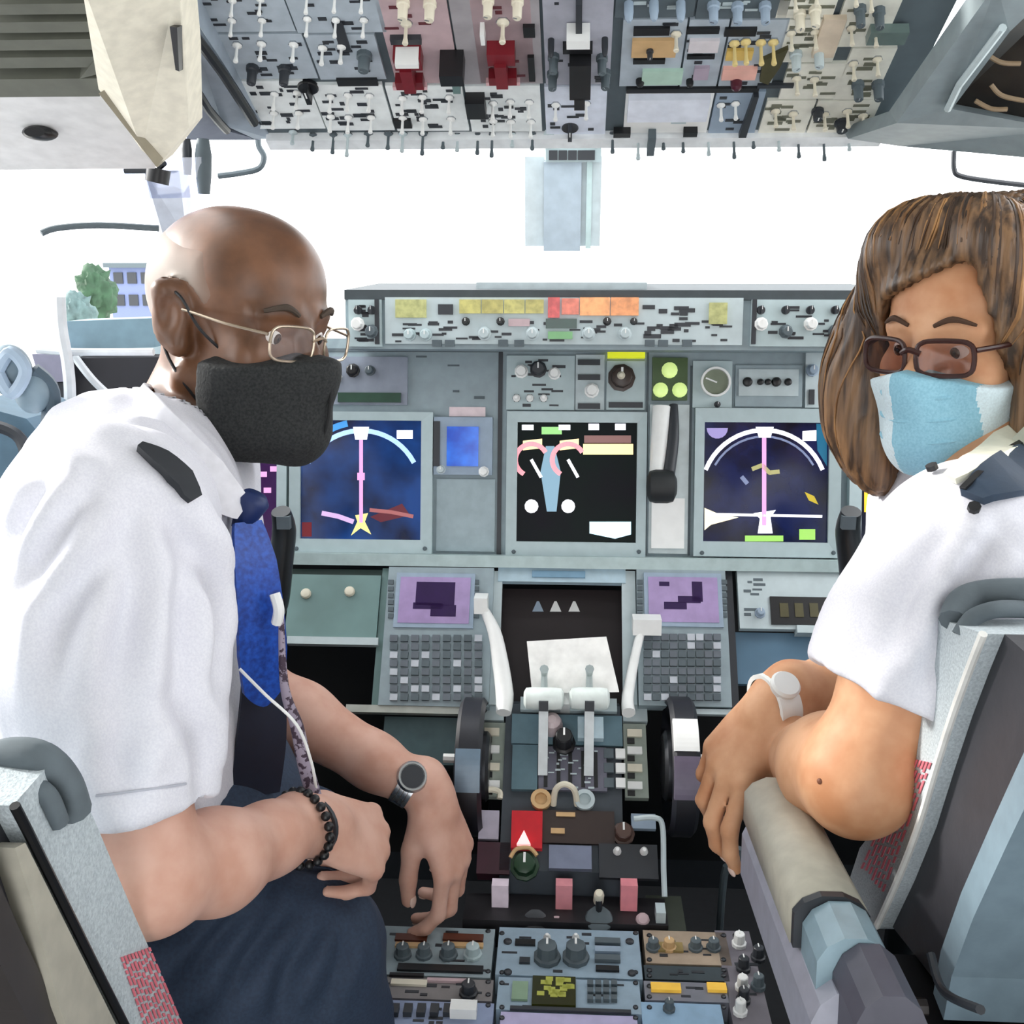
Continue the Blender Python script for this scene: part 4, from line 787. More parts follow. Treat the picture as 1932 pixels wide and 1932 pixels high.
for x, y, r, mm in ((1130, 1690, 10, M['cream']), (1010, 1742, 26, M['dark']), (1130, 1738, 28, M['panel_d']), (1050, 1744, 14, M['pink']), (1212, 1738, 14, M['pink'])):
    c = at(x, y, 1.105); bm = B(); add_lathe(bm, Matrix.Translation(c) @ Matrix.Rotation(math.radians(40), 4, 'X'), [(r/1600, -.02), (r/1600, .002), (r/1800, .008), (r/2600, .01)], 20, flute=.03); o = obj('knob', bm, mm, ap_, smooth='auto')
tube('knob_stem', [at(1130, 1694, 1.105), at(1130, 1736, 1.11)], .004, M['dmetal'], ap_, sub=1)
pbox('side_bracket', AP, 1222, 1690, 1290, 1758, .01, mat('bracket_olive', (54, 60, 50), .5), ap_, base=-.01, bevel=.002); pbox('latch', AP, 1236, 1730, 1254, 1750, .02, M['panel_l'], ap_, bevel=.002)
def am(x0, y0, x1, y1, m, seed, n=12, mk=None, nm='module_plate'):
    p = pbox(nm, AP, x0, y0, x1, y1, .03, m, ap_, base=-.028, bevel=.0015)
    if n: marks('legend', AP, x0+5, y0+4, x1-5, y1-4, n, p, mk or M['dark'], base=.002, seed=seed)
    for x in (x0+9, x1-9):
        for y in (y0+8, y1-8): pknob('fastener', AP, x, y, 5, M['dmetal'], p, h=.002, base=.002, style='dome')
    return p
def ab(p, nm, x0, y0, x1, y1, m, h=.003, **k): return pbox(nm, AP, x0, y0, x1, y1, h, m, p, base=.002, **k)
mb = mat('module_iceblue', (150, 172, 188), .45); ml = mat('module_lilacblue', (140, 154, 184), .45)
am(690, 1752, 930, 1844, M['panel'], 90, 10); P_ = am(690, 1848, 930, 1888, mat('module_taupe', (126, 122, 122), .5), 91, 8); am(690, 1892, 930, 1960, ml, 92, 6)
L1 = bpy.data.objects['module_plate']
p = am(690, 1964, 930, 2100, ml, 93, 0)
for x0, x1 in ((746, 806), (836, 912)): ab(ap_, 'slot_window', x0, 1768, x1, 1780, mat('rust', (96, 48, 30), .5)); ab(ap_, 'light_bar', x0, 1784, x1, 1792, M['tan'])
for x, r in ((760, 17), (800, 16), (846, 18), (892, 18)): pknob('knob', AP, x, 1806, r, M['panel_d'] if x != 892 else M['bezel'], ap_, h=.014, base=.002)
ab(ap_, 'black_slot', 750, 1826, 912, 1838, M['black']); ab(ap_, 'light_bar', 738, 1854, 806, 1864, M['cream']); ab(ap_, 'light_bar', 806, 1852, 880, 1858, M['pink']); ab(ap_, 'black_slot', 735, 1842, 800, 1847, M['black'])
for x in (720, 745, 770, 795, 820, 845): ab(ap_, 'push_key', x-8, 1904, x+8, 1922, M['dark'], h=.006, bevel=.001)
ab(ap_, 'lever_cap', 850, 1906, 900, 1926, M['white'], h=.012, bevel=.003); pknob('knob', AP, 884, 1878, 18, M['dark'], ap_, h=.014, base=.002)
p = am(938, 1756, 1208, 1846, mb, 94, 8)
ab(p, 'black_slot', 972, 1778, 1010, 1788, M['black']); ab(p, 'black_slot', 980, 1812, 1000, 1822, M['dark'])
for x in (1032, 1086): 
    pknob('thumb_dial', AP, x, 1812, 26, M['panel_d'], p, h=.02, base=.002); pknob('dial_cap', AP, x, 1790, 8, M['white'], p, h=.018, base=.002, style='dome')
for j in range(3): ab(p, 'key_row', 1122, 1778+j*16, 1170, 1788+j*16, [M['panel_d'], M['panel_b'], M['panel_d']][j], h=.005, bevel=.001)
ab(p, 'black_slot', 1124, 1828, 1168, 1837, M['black'])
for x, y in ((958, 1838), (1192, 1840), (958, 1780), (1188, 1780)): pknob('fastener', AP, x, y, 8, M['dark'], p, h=.003, base=.002, style='dome')
p = am(938, 1850, 1208, 1912, mb, 95, 6)
ab(p, 'green_window', 966, 1858, 996, 1892, mat('window_sage', (140, 168, 140), .4)); s_ = ab(p, 'display_window', 1004, 1850, 1086, 1904, mat('window_oliveblack', (34, 36, 10), .2, emit=.5), h=.004)
bm = B(); rr = random.Random(3)
for _ in range(22):
    x = 1012+rr.random()*58; y = 1858+rr.random()*34; u_, v_ = AP.uv(x, y); add_box(bm, AP.m4(), u_, v_, .0058, u_+.008, v_+.006, .0066)
o = obj('lit_characters', bm, mat('glow_olivelime', (160, 164, 74), .3, emit=.25), s_); o['kind'] = 'stuff'
for j in range(3):
    for i in range(4): ab(p, 'key', 1108+i*15, 1858+j*14, 1119+i*15, 1867+j*14, M['panel_d'], h=.005, bevel=.001)
ab(p, 'dark_seam', 962, 1908, 1190, 1914, M['dark'])
p = am(938, 1916, 1208, 2080, mat('module_lilac', (190, 184, 220), .45), 96, 6)
p = am(1216, 1760, 1374, 1822, mat('module_sand', (170, 152, 132), .5), 97, 6)
for x in (1232, 1262, 1312, 1346): pknob('knob', AP, x, 1792, 14, M['panel_d'] if x != 1262 else M['tan'], p, h=.012, base=.002)
ab(p, 'olive_ring', 1238, 1784, 1288, 1800, mat('olive_tan', (150, 130, 80), .5)); 
p = am(1216, 1826, 1374, 1852, mat('module_forest', (54, 66, 72), .5), 98, 4)
p = am(1216, 1856, 1374, 1892, mat('module_dust', (126, 128, 138), .5), 99, 4)
for x0, x1 in ((1228, 1284), (1334, 1370)): ab(p, 'amber_window', x0, 1862, x1, 1876, mat('lamp_amber', (226, 180, 70), .3, emit=.4), h=.004)
p = am(1216, 1896, 1374, 2060, mat('module_skyblue', (150, 184, 212), .4), 100, 0); pknob('knob', AP, 1262, 1908, 12, M['panel_d'], p, h=.012, base=.002)
p = am(1378, 1760, 1450, 2060, mat('module_ash', (112, 108, 116), .5), 101, 8)
for x, y, mm in ((1394, 1786, M['white']), (1430, 1812, M['dark']), (1402, 1832, M['dark']), (1400, 1868, M['white']), (1402, 1892, M['dark']), (1430, 1866, M['panel_d']), (1396, 1914, M['white'])): pknob('knob', AP, x, y, 14, mm, p, h=.016, base=.002)
tube('kick_cable', [at(1395, 1600, 1.25), at(1385, 1640, 1.25), at(1362, 1690, 1.25), at(1362, 1690, 1.25)*[1, 1, 0]], [.006, .006, .005, .004], M['panel_d'], None); o = bpy.context.scene.objects['kick_cable']; tag(o, 'short pale lever in the dark footwell right of the pedestal', 'lever'); o.name = 'footwell_lever'
# ================================================================ control yokes
def yoke(sx, label):
    px0 = lambda x: 1068+sx*(x-1068)
    t = thing('control_yoke', label, 'yoke', at(px0(1760), 1300, 1.28)*[1, 1, 0])
    Yk = 1.26; H = lambda x, y, Y=Yk: at(px0(x), y, Y)
    blk = mat('yoke_black', (22, 28, 32), .35)
    tube('inboard_horn', [H(1640, 1192), H(1616, 1140), H(1606, 1060), H(1600, 1000), H(1606, 965, 1.25)], [.011, .016, .0155, .015, .012], blk, t, n=14)
    tube('outboard_horn', [H(1880, 1192), H(1904, 1140), H(1914, 1060), H(1920, 1000), H(1914, 965, 1.25)], [.011, .016, .0155, .015, .012], blk, t, n=14)
    tube('cross_bar', [H(1640, 1192), H(1690, 1215), H(1760, 1218), H(1830, 1215), H(1880, 1192)], .013, blk, t, n=14)
    bm = B(); c = H(1760, 1216, Yk-.01); add_lathe(bm, Matrix.Translation(c) @ Matrix.Rotation(pi/2, 4, 'X'), [(.03, -.03), (.038, -.02), (.038, .01), (.03, .016)], 24); obj('hub', bm, M['dark'], t, smooth='auto')
    tube('column', [H(1760, 1216, Yk+.03), H(1760, 1290, Yk+.06), (H(1760, 1290, Yk+.06)*[1, 1, 0])+[0, .05, .02]], .022, blk, t, sub=1, n=14)
    bm = B(); c = H(1600, 985, 1.245); add_box(bm, Matrix.Translation(c), -.008, -.006, -.008, .008, .004, .008); obj('trim_switch', bm, M['panel_d'], t, bevel=.001)
yoke(1, 'black control yoke in front of the first officer'); yoke(-1, 'black control yoke mostly hidden behind the captain\'s tie')
# ================================================================ people
def noise3(v, s):
    return np.array([noise.noise(Vector(p)*s) for p in v])
def T(o, Rm, p, s=1.0): return np.array(o)+Rm @ (np.array(p, float)*s)
def add_head(F, o, Rm, s=1.0, female=False):
    P = lambda *p: T(o, Rm, p, s)
    def E(c, r, k=.01, op='u', Rl=None): F.ell(P(*c), np.array(r)*s, Rm if Rl is None else Rm @ Rl, k*s, op)
    def Cp(a, b, ra, rb=None, k=.01, op='u'): F.cap(P(*a), P(*b), ra*s, (ra if rb is None else rb)*s, k*s, op)
    E((0, -.014, .032), (.076, .098, .084)); E((0, .022, .045), (.066, .062, .062), .02)
    E((0, .034, -.03), (.061, .056, .075), .02); E((0, .040, -.078), (.045, .043, .034), .02); E((0, .074, -.101), (.020, .016, .014), .018)
    for sg in (-1, 1):
        Cp((sg*.060, -.004, -.055), (sg*.026, .062, -.098), .016, .014, .022)                  # jaw line
        E((sg*.044, .062, -.024), (.020, .018, .020), .02)                                       # cheek bone
        Cp((sg*.014, .083, .023), (sg*.048, .068, .021), .0085, .008, .012)                       # brow
        E((sg*.031, .094, .004), (.017, .014, .0125), .012, 's')                                  # eye socket
        Cp((sg*.016, .0815, .009), (sg*.047, .071, .0080), .0060, .0050, .004)                    # upper lid
        Cp((sg*.018, .0805, -.008), (sg*.046, .071, -.0085), .0050, .0044, .004)                    # lower lid
        E((sg*.012, .096, -.031), (.009, .010, .008), .008)                                      # nostril wing
    Cp((0, .086, .014), (0, .108, -.027), .0075, .0115, .010); E((0, .110, -.029), (.0105, .010, .009), .006)
    Cp((-.020, .088, -.056), (.020, .088, -.056), .0055, None, .006); Cp((-.017, .087, -.065), (.017, .087, -.065), .006, None, .006)
    for sg in (-1, 1):
        c, sn = math.cos(sg*.35), math.sin(sg*.35); Rl = np.array([[c, -sn, 0], [sn, c, 0], [0, 0, 1.0]])
        Cp((sg*.074, -.004, -.024), (sg*.088, -.016, .026), .0105, .0135, .010); E((sg*.083, -.010, .002), (.008, .020, .032), .008, 'u', Rl)
        E((sg*.095, -.004, .004), (.010, .010, .016), .006, 's'); E((sg*.080, .0, -.026), (.008, .008, .009), .006)
def eyes(o, Rm, parent, s=1.0, look=(0, 0)):
    for sg in (-1, 1):
        bm = B(); c = T(o, Rm, (sg*.031, .0708, .0), s); d = Rm @ np.array([look[0], 1, look[1]]); d /= np.linalg.norm(d)
        Q = Vector((0, 0, 1)).rotation_difference(Vector(d)).to_matrix().to_4x4(); M4 = Matrix.Translation(c) @ Q
        r = .0120*s; add_lathe(bm, M4, [(r*math.sin(a), -r*math.cos(a)) for a in np.linspace(.15, pi-.5, 14)], 24, mi=0)
        add_lathe(bm, M4, [(r*math.sin(.5), r*math.cos(.5)), (r*math.sin(.22), r*math.cos(.22)*1.01)], 24, mi=1); add_lathe(bm, M4, [(r*math.sin(.22), r*.982), (r*.05, r*1.0)], 20, mi=2)
        e = obj('eye', bm, [mat('eye_white', (226, 220, 214), .2), mat('iris_brown', (72, 46, 30), .2), M['black']], parent, smooth=True)
def add_hand(F, W, d, n, side, curls, s=1.0, thumb=None, spread=.08, palm_bend=0.0):
    """W wrist, d towards the fingers, n out of the back of the hand, side +1/-1: thumb on d x n * side. Returns finger tips."""
    d = np.array(d, float); d /= np.linalg.norm(d); n = np.array(n, float); n -= d*(n@d); n /= np.linalg.norm(n); t = np.cross(d, n)*side
    W = np.array(W, float); L = [(.046, .028, .022), (.050, .032, .024), (.046, .030, .023), (.036, .022, .020)]; tips = []
    offs = [.030, .010, -.011, -.030]; kn = [.088, .092, .087, .078]
    F.ell(W+d*.045*s+t*0, np.array([.038, .052, .015])*s, np.stack([t, d, n], 1), .012*s)
    F.cap(W-d*.02*s, W+d*.02*s, .026*s, .026*s, .014*s)
    for i in range(4):
        k0 = W+d*kn[i]*s+t*offs[i]*s+n*(.003 if i in (1, 2) else 0)*s
        F.cap(W+d*.018*s+t*offs[i]*.45*s, k0, .0125*s, .0108*s, .010*s)
        a = 0; p = k0; dd0 = d+t*(offs[i]/.03)*spread; dd0 /= np.linalg.norm(dd0); nn = n-dd0*(n@dd0); nn /= np.linalg.norm(nn)
        r = [.0098, .0090, .0082, .0070] if i < 3 else [.0086, .0078, .0070, .0060]
        for j in range(3):
            a += curls[i][j]; v = dd0*math.cos(a)-nn*math.sin(a); q_ = p+v*L[i][j]*s
            F.cap(p, q_, r[j]*s, r[j+1]*s, .004*s); p = q_
        tips.append((p, v, dd0*math.sin(a)+nn*math.cos(a), r[3]*s))
    th = thumb or (.55, .62, -.35); v = d*th[0]+t*th[1]+n*th[2]; v /= np.linalg.norm(v)
    b = W+d*.018*s+t*.022*s-n*.004*s; c = b+v*.040*s; v2 = v+d*.45; v2 /= np.linalg.norm(v2); e = c+v2*.034*s; v3 = v2+d*.2-t*.1; v3 /= np.linalg.norm(v3); g = e+v3*.026*s
    F.cap(b, c, .0165*s, .0125*s, .010*s); F.cap(c, e, .0118*s, .0105*s, .005*s); F.cap(e, g, .0105*s, .0085*s, .004*s)
    tips.append((g, v3, np.cross(v3, d) if False else n, .0085*s)); return tips
def nail(parent, tip, m):
    p, v, n_, r = tip; n_ = n_-v*(n_@v); n_ /= np.linalg.norm(n_); t_ = np.cross(v, n_); c = p+n_*r*.82-v*r*.1
    bm = B(); Mx = Matrix((tuple(t_), tuple(v), tuple(n_))).transposed().to_4x4(); Mx.translation = c
    bmesh.ops.create_uvsphere(bm, u_segments=12, v_segments=8, radius=1, matrix=Mx @ Matrix.Diagonal((r*.72, r*1.0, r*.28, 1))); obj('finger_nail', bm, m, parent, smooth=True)

skinA = mat('skin_captain', (212, 170, 152), .58, sss=.05, var=.07, scale=30, bump=.15, rgb2=(198, 150, 130))
skinH = mat('skin_captain_head_backlit', (118, 80, 56), .42, sss=.03, scale=26, bump=.15, rgb2=(86, 57, 38))  # darker copy of the skin: the backlit head's shade is put into the colour
skinB = mat('skin_officer', (216, 166, 128), .6, sss=.03, scale=24, bump=.08, rgb2=(190, 132, 92))
nailm = mat('nail', (236, 206, 190), .25)
def cloth_disp(amp, s1, dirv, seed=0, sharp=1.0):
    """long soft folds that run along dirv"""
    dirv = np.array(dirv, float); dirv /= np.linalg.norm(dirv)
    def f(v, q):
        n = normals(v, q); w = v-np.outer(v @ dirv, dirv)*.82
        o = np.array([noise.noise(Vector(p)*s1+Vector((seed, seed*2, 0))) for p in w]); o2 = np.array([noise.noise(Vector(p)*s1*2.3+Vector((0, seed, 3))) for p in w])
        r = 1-np.abs(o)*2.2; return v+n*((r*amp+o2*amp*.6)[:, None])
    return f

# ---------------- captain
HO = at(452, 610, 1.04); ang = math.radians(62); pt = math.radians(9)
fd = np.array([math.sin(ang)*math.cos(pt), -math.cos(ang)*math.cos(pt), -math.sin(pt)]); upv = np.array([.12, 0.02, 1.0])
HR = frame(fd, upv); HS = .955
cap = thing('person', 'person on the left seat with bald head, black mask, white shirt and blue tie', 'person', (-.40, .88, 0))
F = Field((-.60, .52, .44), (-.02, 1.32, 1.42), .0032)
add_head(F, HO, HR, HS)
nb = np.array([-.392, .975, 1.065]); RS, LS = np.array([-.345, .755, 1.055]), np.array([-.405, 1.09, 1.045])
F.chain([T(HO, HR, (0, -.03, -.05), HS), T(HO, HR, (0, -.045, -.10), HS), nb, nb+[-.01, 0, -.05]], [.052, .050, .054, .060], .02)
F.ell((-.39, .93, .93), (.08, .15, .16), None, .05); F.ell((-.41, .93, .74), (.09, .14, .15), None, .05)
F.cap(nb+[0, 0, -.03], RS, .045, .05, .03); F.cap(nb+[0, 0, -.03], LS, .045, .05, .03)
RE, RW = at(288, 1655, .675), at(588, 1556, .85); LE, LW = at(462, 1290, 1.12), at(812, 1500, 1.10)
F.chain([RS, (RS*.45+RE*.55), RE], [.046, .038, .034], .02)
F.ell(RE+[-.004, -.004, -.012], (.030, .029, .028), None, .02)
F.chain([RE, RE*.66+RW*.34+[0, 0, -.004], RE*.3+RW*.7, RW], [.035, .038, .028, .0235], .02)
F.chain([LS, LE], [.048, .040], .02); F.chain([LE, LE*.7+LW*.3, LE*.3+LW*.7, LW], [.036, .038, .030, .0245], .02)
tR = add_hand(F, RW, (.46, .52, -.46), (.25, -.50, .75), -1, [(1.1, 1.2, .7), (1.0, 1.25, .7), (.9, 1.2, .7), (.9, 1.1, .7)], .98, thumb=(.8, .35, -.5), spread=.1)
tL = add_hand(F, LW, (.30, -.10, -.85), (.86, -.38, .30), 1, [(.45, .55, .35), (.50, .70, .45), (.55, .8, .5), (.6, .8, .5)], 1.0, thumb=(.80, .30, -.55), spread=.12)
def body(F, name, mats, parent, zsplit=None, smooth=2):
    o = F.mesh(name, mats, parent, smooth=smooth)
    if zsplit is not None:
        me = o.data; c = np.zeros(len(me.polygons)*3, np.float32); me.polygons.foreach_get('center', c); c = c.reshape(-1, 3)
        me.polygons.foreach_set('material_index', zsplit(c).astype(np.int32))
    return o
Fb = F
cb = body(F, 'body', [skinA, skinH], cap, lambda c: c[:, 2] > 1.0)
eyes(HO, HR, cap, HS, (-.1, -.15)); [nail(cap, t_, nailm) for t_ in tR+tL]
# short grey hair on the sides and back
def head_only(o, Rm, s, ext=.17, h=.0026):
    G_ = Field(np.array(o)-ext, np.array(o)+ext, h); add_head(G_, o, Rm, s); return G_
def loc(F_, o, Rm, s):
    X, Y, Z = F_.ax[0][:, None, None]-o[0], F_.ax[1][None, :, None]-o[1], F_.ax[2][None, None, :]-o[2]
    return [((X*Rm[0, i]+Y*Rm[1, i]+Z*Rm[2, i])/s).astype(np.float32) for i in range(3)]
Hf = head_only(HO, HR, HS); lx, ly, lz = loc(Hf, HO, HR, HS)
hair = Hf.copy(); gg = np.maximum(ly-.040+.5*np.abs(lz-.03), lz-.080-.2*np.maximum(-ly-.02, 0)); hair.f = Hf.f-(.0016*np.clip(-gg/.02, 0, 1)-.0009).astype(np.float32)
wob = (.002*np.sin(lx*90+ly*70)+.0015*np.sin(ly*150+lz*60)).astype(np.float32)
ear = np.sqrt((np.abs(lx)-.086)**2+((ly+.012)*.9)**2+((lz-.002)*.9)**2)-.034
reg = np.maximum.reduce([ly-.066+.0*lz, -(lz+.030)+.75*(ly+.03)+wob, -(lz-.022)-.8*(-ly+.030)])
hair.f = np.maximum(np.maximum(hair.f, reg.astype(np.float32)), -ear.astype(np.float32))
hm_ = mat('stubble_grey', (118, 80, 56), .6, scale=26, bump=.2, rgb2=(86, 57, 38)); _n = hm_.node_tree; _b = _n.nodes['Principled BSDF']; _c = _b.inputs['Base Color'].links[0].from_socket  # base repeats the backlight-darkened head skin, real grey is mixed over it
_a = _n.nodes.new('ShaderNodeAttribute'); _a.attribute_name = 'grey'; _m = _n.nodes.new('ShaderNodeMix'); _m.data_type = 'RGBA'; _m.inputs[7].default_value = (*lin((150, 142, 134)), 1)
_n.links.new(_a.outputs['Fac'], _m.inputs[0]); _n.links.new(_c, _m.inputs[6]); _n.links.new(_m.outputs[2], _b.inputs['Base Color'])
ho = hair.mesh('hair', hm_, cap, smooth=2); lab(ho, 'short shaved hair, grey on the sides')
v = np.zeros(len(ho.data.vertices)*3, np.float32); ho.data.vertices.foreach_get('co', v); v = ((v.reshape(-1, 3)-HO) @ HR)/HS
g = np.maximum.reduce([v[:, 1]-.040+.5*np.abs(v[:, 2]-.03), v[:, 2]-.080-.2*np.maximum(-v[:, 1]-.02, 0)]); at_ = ho.data.attributes.new('grey', 'FLOAT', 'POINT'); at_.data.foreach_set('value', (np.clip(-g/.035, 0, 1)*.75).astype(np.float32))
for sg in (-1, 1):
    tube('eyebrow', [T(HO, HR, (sg*.016, .0925, .024), HS), T(HO, HR, (sg*.032, .0905, .031), HS), T(HO, HR, (sg*.050, .078, .025), HS)], [.0022, .0034, .0018], mat('brow_grey', (70, 58, 48), .8), cap, n=8)
def smooth_max(a, b, k):
    h = np.maximum(k-np.abs(a-b), 0)/k; return np.maximum(a, b)+h*h*k*.25
# black mask
def mask_field(Hf, o, Rm, s, lx, ly, lz, top, bot, side, infl=.006, tent=(), female_=False):
    m_ = Hf.copy()
    for (a, b, ra, rb) in tent: m_.cap(T(o, Rm, a, s), T(o, Rm, b, s), ra*s, rb*s, .03*s)
    for sg in (-1, 1): m_.cap(T(o, Rm, (sg*.035, .060, -.035), s), T(o, Rm, (sg*.028, .062, -.085), s), .024*s, .020*s, .03*s)
    if female_: pass
    else:
        for sg in (-1, 1): m_.cap(T(o, Rm, (sg*.050, .040, -.035), s), T(o, Rm, (sg*.042, .046, -.108), s), .021*s, .020*s, .03*s)
    m_.f = m_.f-infl
    reg = smooth_max(lz-top+np.abs(lx)*.28, -(lz-bot)-0*lx, .012); reg = smooth_max(reg, -(ly-side), .010)
    m_.f = np.maximum(m_.f, reg*s); return m_
mk = thing('face_mask', 'black cloth face mask worn by the person on the left', 'mask', T(HO, HR, (0, .09, -.06), HS))
mf = mask_field(Hf, HO, HR, HS, lx, ly, lz, -.010, -.128, .026, .005, [((0, .100, -.022), (0, .098, -.085), .020, .026), ((0, .09, -.10), (0, .045, -.112), .018, .016)])
blk = mat('mask_black', (44, 46, 46), .85, scale=400, bump=.3, rgb2=(24, 26, 27)); mf.mesh('cloth', blk, mk, smooth=2)
tube('centre_seam', [T(HO, HR, p, HS) for p in ((0, .118, -.012), (0, .1275, -.03), (0, .1315, -.055), (0, .130, -.085), (0, .115, -.112))], .0016, mat('seam_black', (26, 27, 28), .8), mk)
for sg in (1, -1):
    tube('ear_loop', [T(HO, HR, p, HS) for p in ((sg*.052, .045, -.028), (sg*.074, .022, -.004), (sg*.086, .004, .024), (sg*.088, -.018, .030))], .0016, M['black'], mk, n=6)
    tube('ear_loop', [T(HO, HR, p, HS) for p in ((sg*.050, .040, -.098), (sg*.068, .014, -.070), (sg*.076, -.014, -.040), (sg*.082, -.024, -.012))], .0016, M['black'], mk, n=6)
# glasses
def glasses(o, Rm, s, label, fm, r, w=.052, hh=.036, y=.104, zc=-.002, lensm=None, tz=.008):
    t = thing('glasses', label, 'glasses', T(o, Rm, (0, y, 0), s))
    for sg in (-1, 1):
        cx = sg*.033; pts = []
        for a in np.linspace(0, 2*pi, 17)[:-1]:
            ca, sa = math.cos(a), math.sin(a); e = .55; x = cx+w/2*math.copysign(abs(ca)**e, ca); z_ = zc+hh/2*math.copysign(abs(sa)**e, sa); yy = y-(abs(x)-.02)*.22
            pts.append(T(o, Rm, (x, yy, z_), s))
        tube('lens_rim', pts, r, fm, t, n=8, sub=2, closed=True)
        bm = B(); c = np.mean(pts, 0); nrm = Rm @ np.array([sg*.2, 1, 0]); add_prism(bm, [c+(p-c)*.97-nrm*.0006 for p in pts], nrm*.0012); obj('lens', bm, lensm or M['glass'], t)
        tube('temple_arm', [T(o, Rm, p, s) for p in ((sg*.060, y-.010, zc+tz), (sg*.074, .055, zc+tz+.002), (sg*.083, .0, .012), (sg*.086, -.016, .006))], r*1.1, fm, t, n=8)
    tube('bridge', [T(o, Rm, p, s) for p in ((-.010, y+.002, zc+.004), (0, y+.006, zc+.008), (.010, y+.002, zc+.004))], r*1.2, fm, t, n=8)
glasses(HO, HR, HS, 'thin-rimmed glasses resting above the black mask', mat('frame_silver', (186, 170, 150), .25, metal=.7), .0014, .050, .034, .106, -.002)
from mathutils.bvhtree import BVHTree
def bvh(o):
    me = o.data; v = np.zeros(len(me.vertices)*3, np.float32); me.vertices.foreach_get('co', v); v = v.reshape(-1, 3); q = np.zeros(len(me.loops), np.int32); me.loops.foreach_get('vertex_index', q)
    return BVHTree.FromPolygons(v.tolist(), q.reshape(-1, 4).tolist())
def on(T_, px, py, off=.003, Yd=.9):
    # the point of a garment under this pixel, a little proud of the cloth, with its normal
    d = ray(px, py); h = T_.ray_cast(Vector(C0), Vector(d/np.linalg.norm(d)))
    if h[0] is None: return at(px, py, Yd), np.array([0, -1, .3])
    n = np.array(h[1]); n = n if n@d < 0 else -n; return np.array(h[0])+n*off, n
# white shirt
def crease(o, T_, lines, depth=.006, w=.008, Yd=.9):
    me = o.data; v = np.zeros(len(me.vertices)*3, np.float32); me.vertices.foreach_get('co', v); v = v.reshape(-1, 3); n = np.zeros(len(v)*3, np.float32); me.vertices.foreach_get('normal', n); n = n.reshape(-1, 3); D = np.zeros(len(v))
    for L_ in lines:
        P = [on(T_, p[0], p[1], 0, Yd)[0] for p in catmull(L_, 6)]; best = np.full(len(v), 9.0); fade = np.ones(len(v))
        for k in range(len(P)-1):
            a, b = P[k], P[k+1]; ba = b-a; t = np.clip(((v-a) @ ba)/max(ba@ba, 1e-9), 0, 1); d = np.linalg.norm(v-a-t[:, None]*ba, axis=1); m_ = d < best
            best = np.where(m_, d, best); u_ = (k+t)/(len(P)-1); fade = np.where(m_, np.sin(np.clip(u_, .04, .96)*pi)**.6, fade)
        D += fade*(-depth*np.exp(-(best/w)**2)+depth*.75*np.exp(-((best-2.1*w)/(w*1.1))**2))
    v = v+n*D[:, None]; me.vertices.foreach_set('co', v.astype(np.float32).ravel()); me.update()
sh_m = mat('shirt_white', (222, 222, 229), .8, scale=600, bump=.05, rgb2=(212, 212, 221), sss=.0)
Fs = Field((-.62, .55, .55), (-.10, 1.25, 1.20), .0036)
Fs.ell((-.400, .92, .945), (.098, .170, .17), None, .05); Fs.ell((-.408, .92, .78), (.104, .155, .17), None, .06)
Fs.cap(nb+[-.01, 0, -.02], RS+[0, 0, -.004], .066, .066, .05); Fs.cap(nb+[-.01, 0, -.02], LS, .062, .058, .05)
Fs.ell(nb+[-.045, 0, -.03], (.075, .13, .075), None, .05)
sA = RS*.25+RE*.75
Fs.chain([RS, RS*.62+RE*.38+[-.012, 0, 0], RS*.35+RE*.65+[-.004, 0, 0], sA*.9+RE*.1], [.068, .074, .062, .052], .03)
Fs.chain([LS, LS*.3+LE*.7], [.058, .050], .03)
dirR = (RE-RS)/np.linalg.norm(RE-RS); X, Y, Z = Fs.ax[0][:, None, None], Fs.ax[1][None, :, None], Fs.ax[2][None, None, :]
cutp = at(300, 1512, .70); arm_side = (Y < .80)
dcut = ((X-cutp[0])*dirR[0]+(Y-cutp[1])*dirR[1]+(Z-cutp[2])*(dirR[2]))-(X-cutp[0])*.10
dcut = np.where(arm_side, dcut, -1).astype(np.float32); Fs.f = np.maximum(Fs.f, dcut)
Fs.cap(sA-dirR*.02, RE+dirR*.03, .042, .048, .004, 's')
# neck opening
na = T(HO, HR, (0, -.035, -.08), HS)-nb; na /= np.linalg.norm(na)
Fs.cap(nb-na*.02, nb+na*.010, .074, .068, .012); Fs.cap(nb+na*.0, nb+na*.12, .062, .066, .002, 's')
Fs.plane(at(420, 1512, .86), (-.05, 0, -1))
shirt = Fs.mesh('shirt', sh_m, cap, smooth=1, disp=cloth_disp(.010, 12, (.25, .1, -1), 3))
# collar, epaulette, pocket edge, placket
def ribbon(name, P, Nn, w, th_, m, parent, sub=6):
    """flat strip along P, width w across direction Nn, thickness th_"""
    P = catmull(P, sub); bm = B(); prev = None; w = w if hasattr(w, '__len__') else [w]*2; Nn = np.array(Nn, float)
    if Nn.ndim == 1: Nn = np.stack([Nn]*2)
    for i, p in enumerate(P):
        u_ = i/(len(P)-1); t_ = P[min(i+1, len(P)-1)]-P[max(i-1, 0)]; t_ /= np.linalg.norm(t_)
        nn = np.array([np.interp(u_, np.linspace(0, 1, len(Nn)), Nn[:, k]) for k in range(3)]); nn = nn-t_*(nn@t_); nn /= np.linalg.norm(nn); b = np.cross(t_, nn)
        ww = np.interp(u_, np.linspace(0, 1, len(w)), w)/2
        r = [bm.verts.new(Vector(p+b*sx*ww+nn*sy*th_/2)) for sx, sy in ((-1, -1), (1, -1), (1, 1), (-1, 1))]
        if prev:
            for k in range(4): bm.faces.new((prev[k], prev[(k+1) % 4], r[(k+1) % 4], r[k]))
        else: bm.faces.new(r[::-1])
        prev = r
    bm.faces.new(prev); return obj(name, bm, m, parent, smooth='auto')
